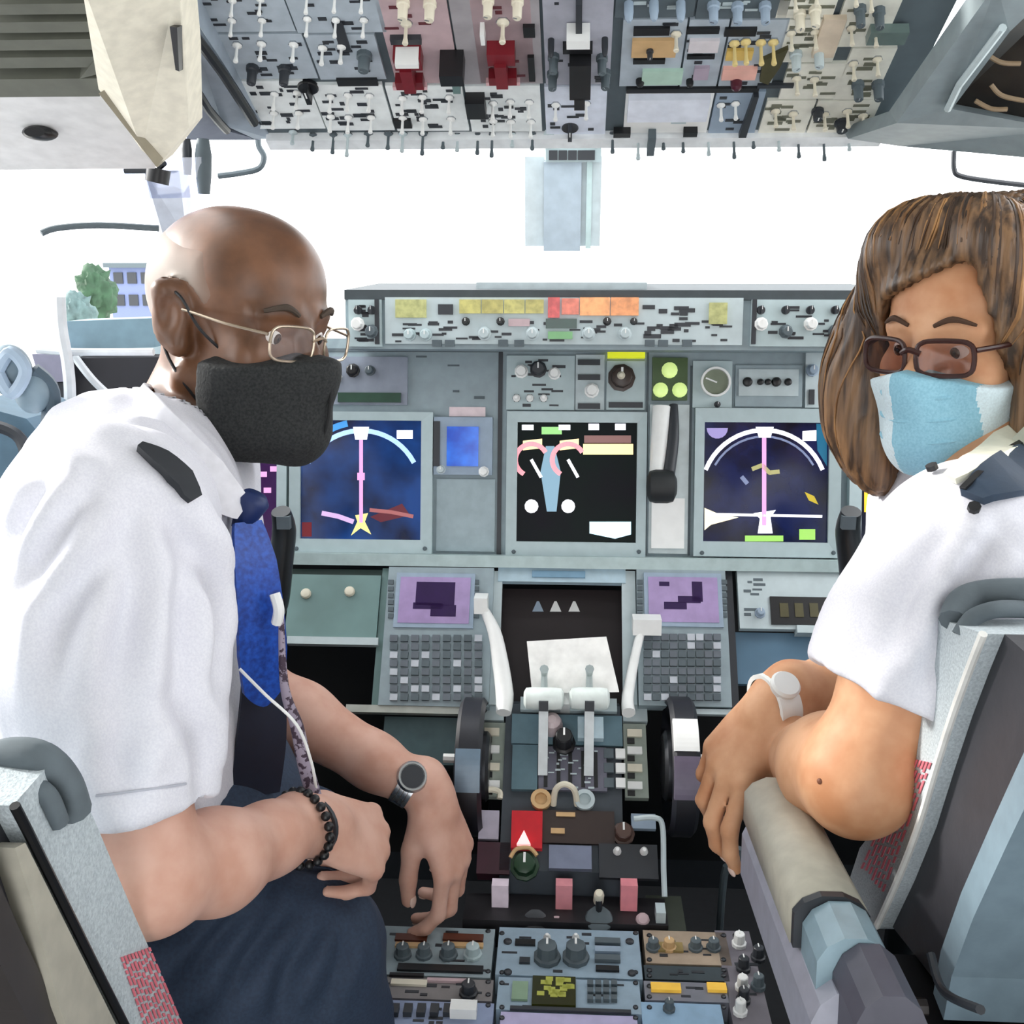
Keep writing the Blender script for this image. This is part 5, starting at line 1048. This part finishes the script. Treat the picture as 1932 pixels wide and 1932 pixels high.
def strip(name, T_, pix, w, th_, m, parent, off=.003, Yd=.9, sub=3):
    P = []; N = []
    pix = catmull(pix, sub)
    for p in pix: a, n = on(T_, p[0], p[1], off, Yd); P.append(a); N.append(n)
    P = [P[0]]+[(P[i-1]+P[i]*2+P[i+1])/4 for i in range(1, len(P)-1)]+[P[-1]]
    return ribbon(name, P, N, w, th_, m, parent, sub=1)
bs = bvh(shirt)
crease(shirt, bs, [[(236, 950), (200, 1040), (120, 1180), (96, 1290)], [(262, 960), (250, 1060), (236, 1180), (220, 1330)], [(300, 960), (330, 1060), (340, 1180), (336, 1320)], [(330, 990), (378, 1080), (398, 1190), (402, 1300)], [(180, 920), (120, 1000), (60, 1100)], [(360, 1000), (410, 1120), (425, 1240)], [(330, 1320), (372, 1400), (384, 1480)], [(90, 900), (60, 960), (30, 1030)], [(250, 1350), (230, 1430), (240, 1490)]], .0095, .010)
bs = bvh(shirt)
cw = mat('collar_white', (238, 238, 244), .8)
nd = T(HO, HR, (0, -.045, -.11), HS)
ribbon('collar', [at(262, 745, 1.0), at(246, 762, .93), at(262, 792, .88), at(318, 848, .87), at(390, 908, .875), at(458, 962, .89)], [(-.5, .3, .8), (-.8, -.3, .6), (-.3, -.9, .5), (.2, -.85, .5), (.4, -.8, .4)], [.03, .046, .052, .050, .044, .02], .004, cw, shirt)
ep = strip('epaulette', bs, [(262, 850), (300, 872), (335, 905), (362, 944)], [.006, .017, .022, .010], .006, mat('epaulette_black', (34, 38, 44), .7, bump=.3), shirt, .004); lab(ep, 'dark shoulder board')
strip('sleeve_hem', bs, [(180, 1500), (240, 1494), (300, 1486), (350, 1478)], .0015, .001, mat('seam_grey', (176, 178, 188), .8), shirt, .001)
# tie
tie = thing('tie', 'royal blue tie hanging down the front of the person on the left', 'tie', at(480, 960, .93))
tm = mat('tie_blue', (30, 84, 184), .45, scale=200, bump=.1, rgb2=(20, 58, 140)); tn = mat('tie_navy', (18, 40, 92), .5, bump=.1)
bm = B(); kc = at(466, 968, .90); add_lathe(bm, Matrix.Translation(kc) @ Matrix.Rotation(.5, 4, 'Y'), [(.008, -.016), (.012, 0), (.015, .014), (.010, .020)], 12); obj('knot', bm, tn, tie, smooth=True)
ribbon('blade', [at(466, 985, .895), at(480, 1060, .885), at(490, 1150, .88), at(495, 1230, .88), at(497, 1300, .882), at(498, 1330, .884)], [(.70, -.7, .2), (.62, -.8, .0)], [.026, .040, .044, .046, .038, .004], .006, tm, tie)
ribbon('shade_strip', [at(470, 1010, .905), at(498, 1100, .90), at(500, 1230, .893), at(492, 1400, .893), at(478, 1500, .895)], [(.70, -.7, .2), (.62, -.8, .0)], [.02, .026, .040, .050, .052], .004, mat('shade_strip_navy', (26, 32, 50), .6), tie)  # near-black strip stands in for the shaded trousers below the blade
# trousers
tr_m = mat('trousers_navy', (42, 58, 80), .8, scale=300, bump=.2, rgb2=(35, 49, 70))
Ft = Field((-.62, .60, .30), (-.05, 1.30, .86), .0042)
hipR, kneeR = np.array([-.42, .84, .585]), at(585, 1788, .90); hipL, kneeL = np.array([-.42, 1.0, .585]), np.array([-.33, 1.16, .55])
Ft.ell((-.42, .93, .60), (.13, .165, .11), None, .05); Ft.ell((-.375, .94, .70), (.115, .15, .11), None, .04)
Ft.chain([hipR, hipR*.5+kneeR*.5, kneeR], [.092, .086, .070], .03); Ft.chain([hipL, hipL*.5+kneeL*.5, kneeL], [.092, .086, .068], .04)
Ft.chain([kneeR, kneeR+[.02, .02, -.2]], [.070, .062], .02); Ft.chain([kneeL, kneeL+[.02, .05, -.22]], [.068, .06], .02)
Ft.f = np.maximum(Ft.f, -(Fs_ := 1.0)*np.ones(1, np.float32)) if False else Ft.f
trs = Ft.mesh('trousers', tr_m, cap, smooth=1, disp=cloth_disp(.005, 13, kneeR-hipR, 9)); bt = bvh(trs)
crease(trs, bt, [[(330, 1900), (400, 1780), (470, 1700)], [(420, 1910), (470, 1800), (540, 1720)], [(520, 1920), (545, 1830), (600, 1740)], [(300, 1800), (380, 1730), (440, 1690)], [(610, 1900), (640, 1820), (650, 1760)]], .006, .009)
# watches and lanyard
def band(name, W, d, r, w, m, parent, n=28, flat=.86, th_=.003, nrm=None):
    d = np.array(d, float); d /= np.linalg.norm(d); z_ = Vector(d); a = np.cross(d, nrm if nrm is not None else (0, 0, 1)); a /= np.linalg.norm(a); b = np.cross(d, a)
    Mx = Matrix((tuple(a), tuple(b*flat), tuple(d))).transposed().to_4x4(); Mx.translation = W
    bm = B(); add_lathe(bm, Mx, [(r, -w/2), (r+th_, -w/2), (r+th_, w/2), (r, w/2)], n); bmesh.ops.delete(bm, geom=[f for f in bm.faces if len(f.verts) > 4], context='FACES'); return obj(name, bm, m, parent, smooth='auto')
dL = (LW-LE)/np.linalg.norm(LW-LE); dR = (RW-RE)/np.linalg.norm(RW-RE)
wt = thing('wristwatch', 'silver metal wristwatch on the drooping far wrist of the person on the left', 'watch', LW); wc = LW-dL*.030
for k in range(4): band('bracelet_link', wc+dL*(k-1.5)*.0052, dL, .0285, .0046, M['metal'], wt, th_=.0035)
fz = np.array([.25, -.75, .6]); fz -= dL*(fz@dL); fz /= np.linalg.norm(fz); Mx = Vector((0, 0, 1)).rotation_difference(Vector(fz)).to_matrix().to_4x4(); Mx.translation = wc+fz*.0275
bm = B(); add_lathe(bm, Mx, [(.017, 0), (.018, .004), (.016, .008), (.014, .008), (.0135, .0065)], 28); obj('case', bm, M['metal'], wt, smooth='auto'); bm = B(); add_lathe(bm, Mx, [(.0132, .0066), (.0132, .0070)], 24); obj('dial', bm, M['dark'], wt)
br = thing('bracelet', 'dark beaded cord bracelet round the near wrist of the person on the left', 'bracelet', RW); bc = RW-dR*.018
a_ = np.cross(dR, (0, 0, 1)); a_ /= np.linalg.norm(a_); b_ = np.cross(dR, a_)
bm = B(); bmesh.ops.create_icosphere(bm, subdivisions=2, radius=.0045); bme = bpy.data.meshes.new('bead'); bm.to_mesh(bme); bm.free(); bme.materials.append(M['black']); [setattr(p, 'use_smooth', True) for p in bme.polygons]
for k in range(22):
    a = 2*pi*k/22; o = bpy.data.objects.new('bead', bme); link(o, br); o.location = Vector(bc+(a_*math.cos(a)+b_*math.sin(a))*.0325+dR*(.003*math.sin(a*2)))
band('second_cord', bc+dR*.012, dR, .029, .004, M['dark'], br)
ly_ = thing('lanyard', 'thin patterned lanyard hanging from the tie to the near wrist', 'lanyard', at(540, 1340, .86))
tube('cord', [at(452, 1262, .845), at(500, 1310, .84), at(560, 1368, .84), at(588, 1440, .85), at(600, 1500, .86), at(628, 1560, .85)], .0014, M['white'], ly_)
tube('woven_strap', [at(530, 1130, .88), at(536, 1290, .865), at(560, 1370, .86), at(575, 1440, .862), at(592, 1500, .86), at(612, 1560, .845)], [.002, .004, .006, .007, .007, .005], mat('strap_plum', (60, 44, 60), .7, scale=160, rgb2=(150, 140, 156), ramp=(.52, .56)), ly_, n=10)
tube('name_tag_clip', [at(518, 1120, .875), at(526, 1150, .872), at(522, 1176, .874)], .005, M['white'], ly_)

# ---------------- first officer
GO = at(1836, 642, 1.01); ang = math.radians(51); pt = math.radians(5)
fd = np.array([-math.sin(ang)*math.cos(pt), -math.cos(ang)*math.cos(pt), -math.sin(pt)]); GR = frame(fd, np.array([-.05, -.02, 1.0])); GS = .90
fo = thing('person', 'person on the right seat with long brown hair, pale blue mask and white shirt', 'person', (.42, .85, 0))
F = Field((.08, .50, .60), (.66, 1.20, 1.42), .0032)
add_head(F, GO, GR, GS, True)
nb2 = np.array([.400, .95, 1.04]); LS2, RS2 = at(1822, 1052, .785), np.array([.385, 1.07, 1.01])
F.chain([T(GO, GR, (0, -.03, -.05), GS), T(GO, GR, (0, -.04, -.10), GS), nb2, nb2+[0, 0, -.05]], [.052, .049, .054, .07], .03)
F.ell((.42, .93, .90), (.09, .14, .16), None, .05); F.ell((.44, .93, .73), (.09, .13, .15), None, .05); F.cap(nb2, LS2, .05, .05, .04); F.cap(nb2, RS2, .05, .05, .04)
LE2, LW2 = at(1618, 1462, .755), at(1505, 1428, .90); RE2, RW2 = at(1700, 1268, .98), at(1468, 1322, .93)
F.chain([LS2, LS2*.45+LE2*.55, LE2], [.046, .043, .039], .02); F.ell(LE2+[-.002, -.008, -.010], (.032, .034, .030), None, .02)
F.chain([LE2, LE2*.62+LW2*.38, LE2*.25+LW2*.75, LW2], [.040, .042, .031, .025], .02)
F.chain([RS2, RE2], [.044, .036], .02); F.chain([RE2, RE2*.6+RW2*.4, RW2], [.036, .036, .0245], .02)
uR = add_hand(F, RW2, (-.62, -.22, -.80), (-.62, -.45, .62), -1, [(.35, .45, .3), (.42, .6, .4), (.5, .7, .4), (.55, .8, .5)], .93, thumb=(.85, .2, -.5), spread=.14)
uL = add_hand(F, LW2, (-.55, .75, -.25), (-.2, -.1, .95), 1, [(.5, .7, .5)]*4, .9, thumb=(.8, .4, -.4))
body(F, 'body', [skinB], fo)
eyes(GO, GR, fo, GS, (.1, -.1)); [nail(fo, t_, nailm) for t_ in uR]
a, n = on(bvh([c_ for c_ in fo.children if c_.name.startswith('body')][0]), 1546, 1474, -.001, .75); bm = B(); bmesh.ops.create_uvsphere(bm, u_segments=10, v_segments=6, radius=.0026, matrix=Matrix.Translation(a)); obj('mole', bm, mat('mole_brown', (120, 72, 50), .6), fo, smooth=True)
Gf = head_only(GO, GR, GS); gx, gy, gz = loc(Gf, GO, GR, GS)
for sg in (-1, 1): tube('eyebrow', [T(GO, GR, (sg*.014, .0925, .026), GS), T(GO, GR, (sg*.032, .090, .0325), GS), T(GO, GR, (sg*.050, .078, .026), GS)], [.0018, .0028, .0012], mat('brow_brown', (74, 50, 34), .8), fo, n=8)
# mask: white sides, blue pleated front
m2 = thing('face_mask', 'pale blue disposable face mask with white sides worn by the person on the right', 'mask', T(GO, GR, (0, .09, -.06), GS))
mf2 = mask_field(Gf, GO, GR, GS, gx, gy, gz, -.014, -.124, .010, .004, [((0, .098, -.024), (0, .096, -.080), .022, .026), ((0, .088, -.10), (0, .05, -.112), .016, .014)], True)
o = mf2.mesh('cloth', [mat('mask_iceblue', (214, 232, 238), .7, scale=500, bump=.1), mat('mask_blue', (146, 196, 214), .7, scale=500, bump=.1, rgb2=(130, 182, 202))], m2, smooth=2)
me = o.data; c = np.zeros(len(me.polygons)*3, np.float32); me.polygons.foreach_get('center', c); c = (c.reshape(-1, 3)-GO) @ GR; me.polygons.foreach_set('material_index', ((c[:, 0] < .006) & (c[:, 0] > -.052) & (c[:, 1] > .04)).astype(np.int32))
for z_ in (-.040, -.062, -.084): tube('pleat', [T(GO, GR, p, GS) for p in ((-.044, .088, z_), (-.030, .1085, z_-.001), (0, .1245, z_-.002), (.030, .1085, z_-.001), (.044, .088, z_))], .0022, MATS['mask_blue'], m2, n=6)
for sg in (1, -1):
    for z0_, z1_ in ((-.028, .016), (-.105, -.02)): tube('ear_loop', [T(GO, GR, p, GS) for p in ((sg*.054, .040, z0_), (sg*.076, .012, (z0_+z1_)/2), (sg*.088, -.018, z1_))], .0013, M['white'], m2, n=6)
glasses(GO, GR, GS, 'dark brown rimmed glasses above the pale blue mask', mat('frame_darkbrown', (58, 30, 26), .3), .0022, .054, .034, .106, -.003, lensm=glassmat('lens_tint', (.80, .70, .68), .08))
# long brown hair
hr = mat('hair_brown', (132, 100, 70), .4, scale=120, stretch=(1, 1, .08), bump=.7, rgb2=(60, 44, 32), ramp=(.38, .62)); 
Fh = Field((.16, .70, .86), (.72, 1.26, 1.42), .003)
Pg = lambda *p: T(GO, GR, p, GS)
Fh.ell(Pg(0, -.022, .036), np.array([.090, .112, .098]), GR, .0)
for sg in (-1, 1):
    Fh.chain([Pg(sg*.008, .035, .128), Pg(sg*.05, .050, .105), Pg(sg*.082, .030, .050), Pg(sg*.094, .018, -.02), Pg(sg*.092, .020, -.09), Pg(sg*.080, .030, -.15)], [.012, .024, .022, .026, .028, .016], .02, sub=3)
    Fh.chain([Pg(sg*.03, -.06, .115), Pg(sg*.086, -.03, .05), Pg(sg*.100, -.025, -.03), Pg(sg*.096, -.02, -.10), Pg(sg*.085, -.01, -.135)], [.02, .030, .034, .034, .018], .03, sub=3)
Fh.chain([Pg(.05, -.03, .10), Pg(.102, .01, .03), Pg(.118, .03, -.04), Pg(.110, .035, -.10), Pg(.080, .045, -.150)], [.02, .026, .030, .028, .012], .02, sub=3)
Fh.chain([Pg(0, -.10, .06), Pg(0, -.125, -.02), Pg(0, -.12, -.12)], [.05, .05, .04], .04)
hx, hy, hz = loc(Fh, GO, GR, GS)
face = np.maximum.reduce([np.abs(hx)-.060+.35*np.maximum(hz-.03, 0), -(hy-.035), hz-.086+np.abs(hx+.03)*.45])
Fh.f = smooth_max(Fh.f, -face.astype(np.float32)*.8, .008); Fh.cap(Pg(0, .02, -.06), Pg(0, .0, -.20), .062, .055, .01, 's')
def hair_disp(v, q):
    n = normals(v, q); L_ = (v-GO) @ GR; th_ = np.arctan2(L_[:, 0], L_[:, 1]+.01); o_ = np.sin(th_*60+L_[:, 2]*9+np.sin(L_[:, 2]*14)*1.2)+.6*np.sin(th_*131-L_[:, 2]*10)
    return v+n*(.0009*o_)[:, None]
Fh.mesh('hair', hr, fo, smooth=3, disp=hair_disp)
Fh_o = [c_ for c_ in fo.children if c_.name.startswith('hair')][0]; bh = bvh(Fh_o); rr = random.Random(11)
for nm_, cc_, c2_, cnt in (('hair_strands', (176, 132, 84), (120, 84, 52), 90), ('hair_strands', (84, 60, 42), (48, 34, 24), 90)):
    bm = B()
    for _ in range(cnt):
        th_ = rr.uniform(-pi, pi); P = []; w_ = rr.uniform(-.15, .15)
        for ph in np.linspace(.12, 1.0, 13):
            el = pi/2-ph*2.1; z_ = max(-.02, math.sin(el)*.1); 
            if ph < .6: dirv = GR @ np.array([math.sin(th_+w_*ph)*math.cos(pi/2-ph*2.6), math.cos(th_+w_*ph)*math.cos(pi/2-ph*2.6), math.sin(pi/2-ph*2.6)]); c_ = Pg(0, -.015, .02)
            else: dirv = GR @ np.array([math.sin(th_+w_*ph), math.cos(th_+w_*ph), 0]); c_ = Pg(0, -.0, .02-(ph-.6)*.40)
            h_ = bh.ray_cast(Vector(c_+dirv*.32), Vector(-dirv))
            if h_[0] is None: break
            p_ = np.array(h_[0]); l_ = ((p_-GO) @ GR)/GS
            if np.linalg.norm(p_-c_) < .055 or (l_[1] > .03 and abs(l_[0]) < .062 and l_[2] < .086) or (P and np.linalg.norm(p_-P[-1]) > .035): break
            P.append(p_+np.array(h_[1])*.0004)
        if len(P) > 3: add_tube(bm, P, [.0004]+[.0014]*(len(P)-2)+[.0003], n=5, sub=2, flat=.7)
    o = obj(nm_, bm, mat('strand%d' % cc_[0], cc_, .4, rgb2=c2_, scale=30), fo, smooth='auto'); o['kind'] = 'stuff'
# shirt of the first officer
Fs = Field((.14, .56, .55), (.72, 1.22, 1.16), .0036)
Fs.ell((.43, .93, .90), (.112, .165, .16), None, .05); Fs.ell((.45, .93, .73), (.115, .155, .17), None, .06)
Fs.cap(nb2+[0, 0, -.02], LS2, .062, .062, .05); Fs.cap(nb2+[0, 0, -.02], RS2, .062, .06, .05)
sB = LS2*.34+LE2*.66
Fs.chain([LS2, LS2*.6+LE2*.4, sB], [.064, .067, .068], .03); Fs.chain([RS2, RS2*.35+RE2*.65], [.06, .060], .03)
d2 = (LE2-LS2)/np.linalg.norm(LE2-LS2); X, Y, Z = Fs.ax[0][:, None, None], Fs.ax[1][None, :, None], Fs.ax[2][None, None, :]
cp = LS2*.36+LE2*.64; dc = ((X-cp[0])*d2[0]+(Y-cp[1])*d2[1]+(Z-cp[2])*d2[2]); dc = np.where((Y < .84) & (X < .40), dc, -1).astype(np.float32); Fs.f = np.maximum(Fs.f, dc)
Fs.cap(sB-d2*.02, LE2+d2*.03, .055, .060, .004, 's'); na = T(GO, GR, (0, -.03, -.08), GS)-nb2; na /= np.linalg.norm(na)
Fs.cap(nb2-na*.02, nb2+na*.02, .066, .061, .012); Fs.cap(nb2+na*.0, nb2+na*.12, .055, .060, .002, 's'); Fs.plane((0, 0, .60), (0, 0, -1))
sh2 = Fs.mesh('shirt', sh_m, fo, smooth=1, disp=cloth_disp(.0036, 17, d2, 5))
b2 = bvh(sh2)
crease(sh2, b2, [[(1800, 1000), (1760, 1060), (1720, 1150)], [(1830, 1040), (1800, 1120), (1790, 1230)], [(1740, 1060), (1700, 1140), (1684, 1230)], [(1880, 1010), (1850, 1060), (1830, 1110)], [(1770, 1240), (1740, 1290)]], .006, .008, .8)
b2 = bvh(sh2)
strip('collar', b2, [(1796, 915), (1850, 880), (1905, 845), (1945, 815)], [.012, .026, .034, .034], .005, mat('collar_cream', (236, 234, 214), .8), sh2, .006)
e2 = strip('epaulette', b2, [(1836, 948), (1880, 915), (1930, 890), (1975, 870)], [.020, .034, .042, .044], .006, mat('epaulette_navy', (38, 56, 76), .7, bump=.3), sh2, .005); lab(e2, 'dark navy shoulder board')
strip('epaulette_piping', b2, [(1822, 940), (1866, 892), (1925, 848), (1975, 815)], .005, .004, M['black'], sh2, .008)
ribbon('tie', [at(1786, 935, .83), at(1758, 970, .825), at(1738, 1020, .83), at(1722, 1080, .835)], [(-.7, -.7, .1)], [.016, .026, .032, .034], .005, mat('tie_slate', (40, 66, 110), .5), fo)
for q_ in ((1762, 892), (1836, 966)):
    a, n = on(b2, q_[0], q_[1], .003, .8); tube('shoulder_button', [a, a+n*.004], .0045, M['black'], sh2, sub=1)
w2 = thing('wristwatch', 'white strapped wristwatch on the dangling hand of the person on the right', 'watch', RW2); dR2 = (RW2-RE2)/np.linalg.norm(RW2-RE2)
band('strap', RW2+dR2*.004, dR2, .0265, .021, M['white'], w2, th_=.005); fz = np.array([-.3, -.7, .65]); fz -= dR2*(fz@dR2); fz /= np.linalg.norm(fz); Mx = Vector((0, 0, 1)).rotation_difference(Vector(fz)).to_matrix().to_4x4(); Mx.translation = RW2+dR2*.004+fz*.026
bm = B(); add_lathe(bm, Mx, [(.013, 0), (.014, .006), (.012, .009)], 24); obj('case', bm, M['white'], w2, smooth='auto')
# ================================================================ pilot seats
def seat(XI, dirx, name_lab, pad, back, frame_back, shellm, edgem, label_quad, nrows, pm):
    """XI: x of the inboard flank; profiles in photograph pixels on that flank; extruded outboard"""
    e = (dirx*.42, 0, 0); A = lambda q, dx=0: atx(q[0], q[1], XI)+np.array([dx, 0, 0])
    t = thing('pilot_seat', name_lab, 'seat', A(pad[-1])*[1, 1, 0]+[dirx*.2, 0, 0])
    bm = B(); add_prism(bm, [A(p) for p in pad]+[A(p) for p in back[::-1]], e); o = obj('back_cushion', bm, pm, t, bevel=.012, seg=3); [setattr(f, 'use_smooth', True) for f in o.data.polygons]; o.data.set_sharp_from_angle(angle=math.radians(50))
    tube('piping', [A(p, -dirx*.001) for p in back], .0028, edgem, t, n=8)
    bm = B(); add_prism(bm, [A(p, dirx*.012) for p in back]+[A(p, dirx*.012) for p in frame_back[::-1]], (dirx*.40, 0, 0)); obj('back_frame', bm, mat('frame_charcoal', (52, 52, 58), .55, bump=.2), t, bevel=.004)
    sh = [A(p, dirx*.004)+np.array([0, -.002, 0]) for p in frame_back]; off = np.array([0, -.022, -.004]); bm = B(); add_prism(bm, sh+[p+off for p in sh[::-1]], (dirx*.42, 0, 0)); obj('back_shell', bm, shellm, t, bevel=.008, seg=3)
    pl = Plane(A(pad[2]), (0, 0, 1), (0, -dirx, 0)); bm = B(); rr = random.Random(4); q = [np.array(p, float) for p in label_quad]
    L_ = bm
    for i in range(nrows):
        a = i/nrows; s0 = q[0]+(q[1]-q[0])*a; s1 = q[3]+(q[2]-q[3])*a; u_ = .0
        while u_ < .94:
            w_ = rr.uniform(.03, .10); c0 = s0+(s1-s0)*u_; c1 = s0+(s1-s0)*min(u_+w_, 1); nrm = (q[1]-q[0])/nrows*.55
            add_prism(bm, [A(p, -dirx*.0004) for p in (c0, c1, c1+nrm, c0+nrm)], (-dirx*.0006, 0, 0)); u_ += w_+rr.uniform(.015, .035)
    o = obj('red_print', bm, mat('print_red', (222, 116, 130), .6), t); o['kind'] = 'stuff'
    return t
fab = mat('seat_fabric', (196, 206, 210), .9, scale=500, bump=.5, rgb2=(170, 180, 186))
r = seat(.26, 1, 'right pilot seat with pale fabric back and blue-grey shell, behind the person on the right',
    [(1766, 1165), (1745, 1250), (1724, 1400), (1676, 1530), (1622, 1600), (1604, 1655), (1652, 1752)],
    [(1858, 1196), (1832, 1262), (1800, 1350), (1768, 1450), (1735, 1560), (1696, 1660), (1656, 1748)],
    [(1960, 1290), (1936, 1372), (1900, 1450), (1860, 1540), (1800, 1680), (1762, 1790), (1748, 1870)], mat('shell_bluegrey', (122, 142, 154), .4, bump=.1), mat('piping_white', (226, 226, 222), .6), [(1718, 1430), (1762, 1440), (1668, 1700), (1618, 1655)], 7, fab)
sb = mat('headrest_stripe', (96, 106, 112), .9, bump=.4)
tube('headrest_seam', [atx(1800, 1172, .262), atx(1812, 1140, .27), atx(1850, 1122, .285), atx(1932, 1118, .31), atx(2000, 1126, .34)], .010, sb, r, n=10)
tube('headrest_seam', [atx(1812, 1200, .262), atx(1836, 1166, .27), atx(1880, 1150, .285), atx(1940, 1150, .31)], .006, sb, r, n=10)
struct_m = mat('mechanism_black', (26, 26, 30), .4)
c = atx(1700, 1860, .26)
wbox('seat_base', .255, .42, .20, .66, .72, c[2]+.02, struct_m, r, bevel=.01)
for (x, y, rad) in ((1690, 1880, 22), (1720, 1900, 16), (1665, 1905, 14)):
    k_ = atx(x, y, .25); bm = B(); add_lathe(bm, Matrix.Translation(k_) @ Matrix.Rotation(-pi/2, 4, 'Y'), [(rad/2400, -.01), (rad/2400, .010), (rad/3600, .014)], 16, flute=.06); obj('adjuster_knob', bm, mat('knob_graphite', (60, 56, 56), .4), r, smooth='auto')
tube('adjuster_rod', [atx(1756, 1800, .25), atx(1780, 1870, .25), atx(1850, 1905, .25)], .003, M['dark'], r)
# armrest (folding, part of the right seat)
ax = .185
a0_, a1_ = atx(1462, 1478, ax), atx(1566, 1694, ax)
am_ = mat('armrest_beige', (196, 192, 176), .55, bump=.15)
d = a1_-a0_; Ld = np.linalg.norm(d); dv = d/Ld
def armsec(bm, P0, P1, w, h, mi=0, top=.72):
    up_ = np.array([0, 0, 1.0])-dv*dv[2]; up_ /= np.linalg.norm(up_); rr_ = np.array([1.0, 0, 0])
    pts = [(-w, -h), (-w*1.0, -h*.25), (-w*.75, 0), (-w*.3, h*.16), (w*.3, h*.16), (w*.75, 0), (w, -h*.25), (w, -h)]
    add_prism(bm, [P0+rr_*a+up_*b for a, b in pts], P1-P0)
bm = B(); armsec(bm, a0_, a1_, .026, .034); arm = obj('armrest', bm, am_, r, bevel=.006, seg=4); [setattr(f, 'use_smooth', True) for f in arm.data.polygons]
bm = B(); armsec(bm, a0_+np.array([-.004, 0, -.036]), a1_+dv*.07+np.array([-.004, 0, -.036]), .022, .05); obj('armrest_rail', bm, mat('rail_lilacgrey', (172, 174, 188), .45), arm, bevel=.003)
bm = B(); armsec(bm, a1_+dv*.001, a1_+dv*.008, .0255, .033); obj('end_collar', bm, M['dark'], arm, bevel=.001)
bm = B(); armsec(bm, a1_+dv*.009+[.004, 0, -.004], a1_+dv*.052+[.004, 0, -.006], .024, .04); obj('hinge_cover', bm, mat('hinge_blue', (150, 176, 188), .35), arm, bevel=.003)
bm = B(); armsec(bm, a1_+dv*.053+[.012, 0, -.010], a1_+dv*.10+[.014, 0, -.016], .022, .05); obj('hinge_block', bm, mat('block_grey', (84, 84, 96), .5), arm, bevel=.004)
l = seat(-.285, -1, 'left pilot seat with pale fabric back and beige shell edge in the bottom left corner',
    [(112, 1420), (176, 1542), (262, 1746), (300, 1830), (356, 1960), (400, 2060)],
    [(24, 1520), (60, 1590), (140, 1750), (190, 1850), (246, 1960), (300, 2070)],
    [(-20, 1600), (16, 1660), (50, 1740), (96, 1840), (136, 1950), (170, 2060)], mat('shell_darkbrown', (58, 54, 54), .5), M['black'], [(226, 1806), (284, 1786), (372, 1990), (290, 1990)], 9, fab)
bm = B(); add_prism(bm, [atx(x, y, -.284) for x, y in ((28, 1600), (48, 1590), (240, 1975), (140, 1975), (112, 1900), (60, 1700))], (-.016, 0, 0)); obj('shell_edge', bm, mat('edge_beige', (176, 172, 158), .5), l, bevel=.003)
tube('headrest_seam', [atx(-30, 1440, -.33), atx(20, 1425, -.31), atx(80, 1432, -.29), atx(120, 1475, -.284), atx(140, 1530, -.284)], .010, sb, l, n=10)
tube('headrest_seam', [atx(-20, 1490, -.32), atx(40, 1478, -.3), atx(86, 1500, -.284), atx(110, 1550, -.284)], .006, sb, l, n=10)
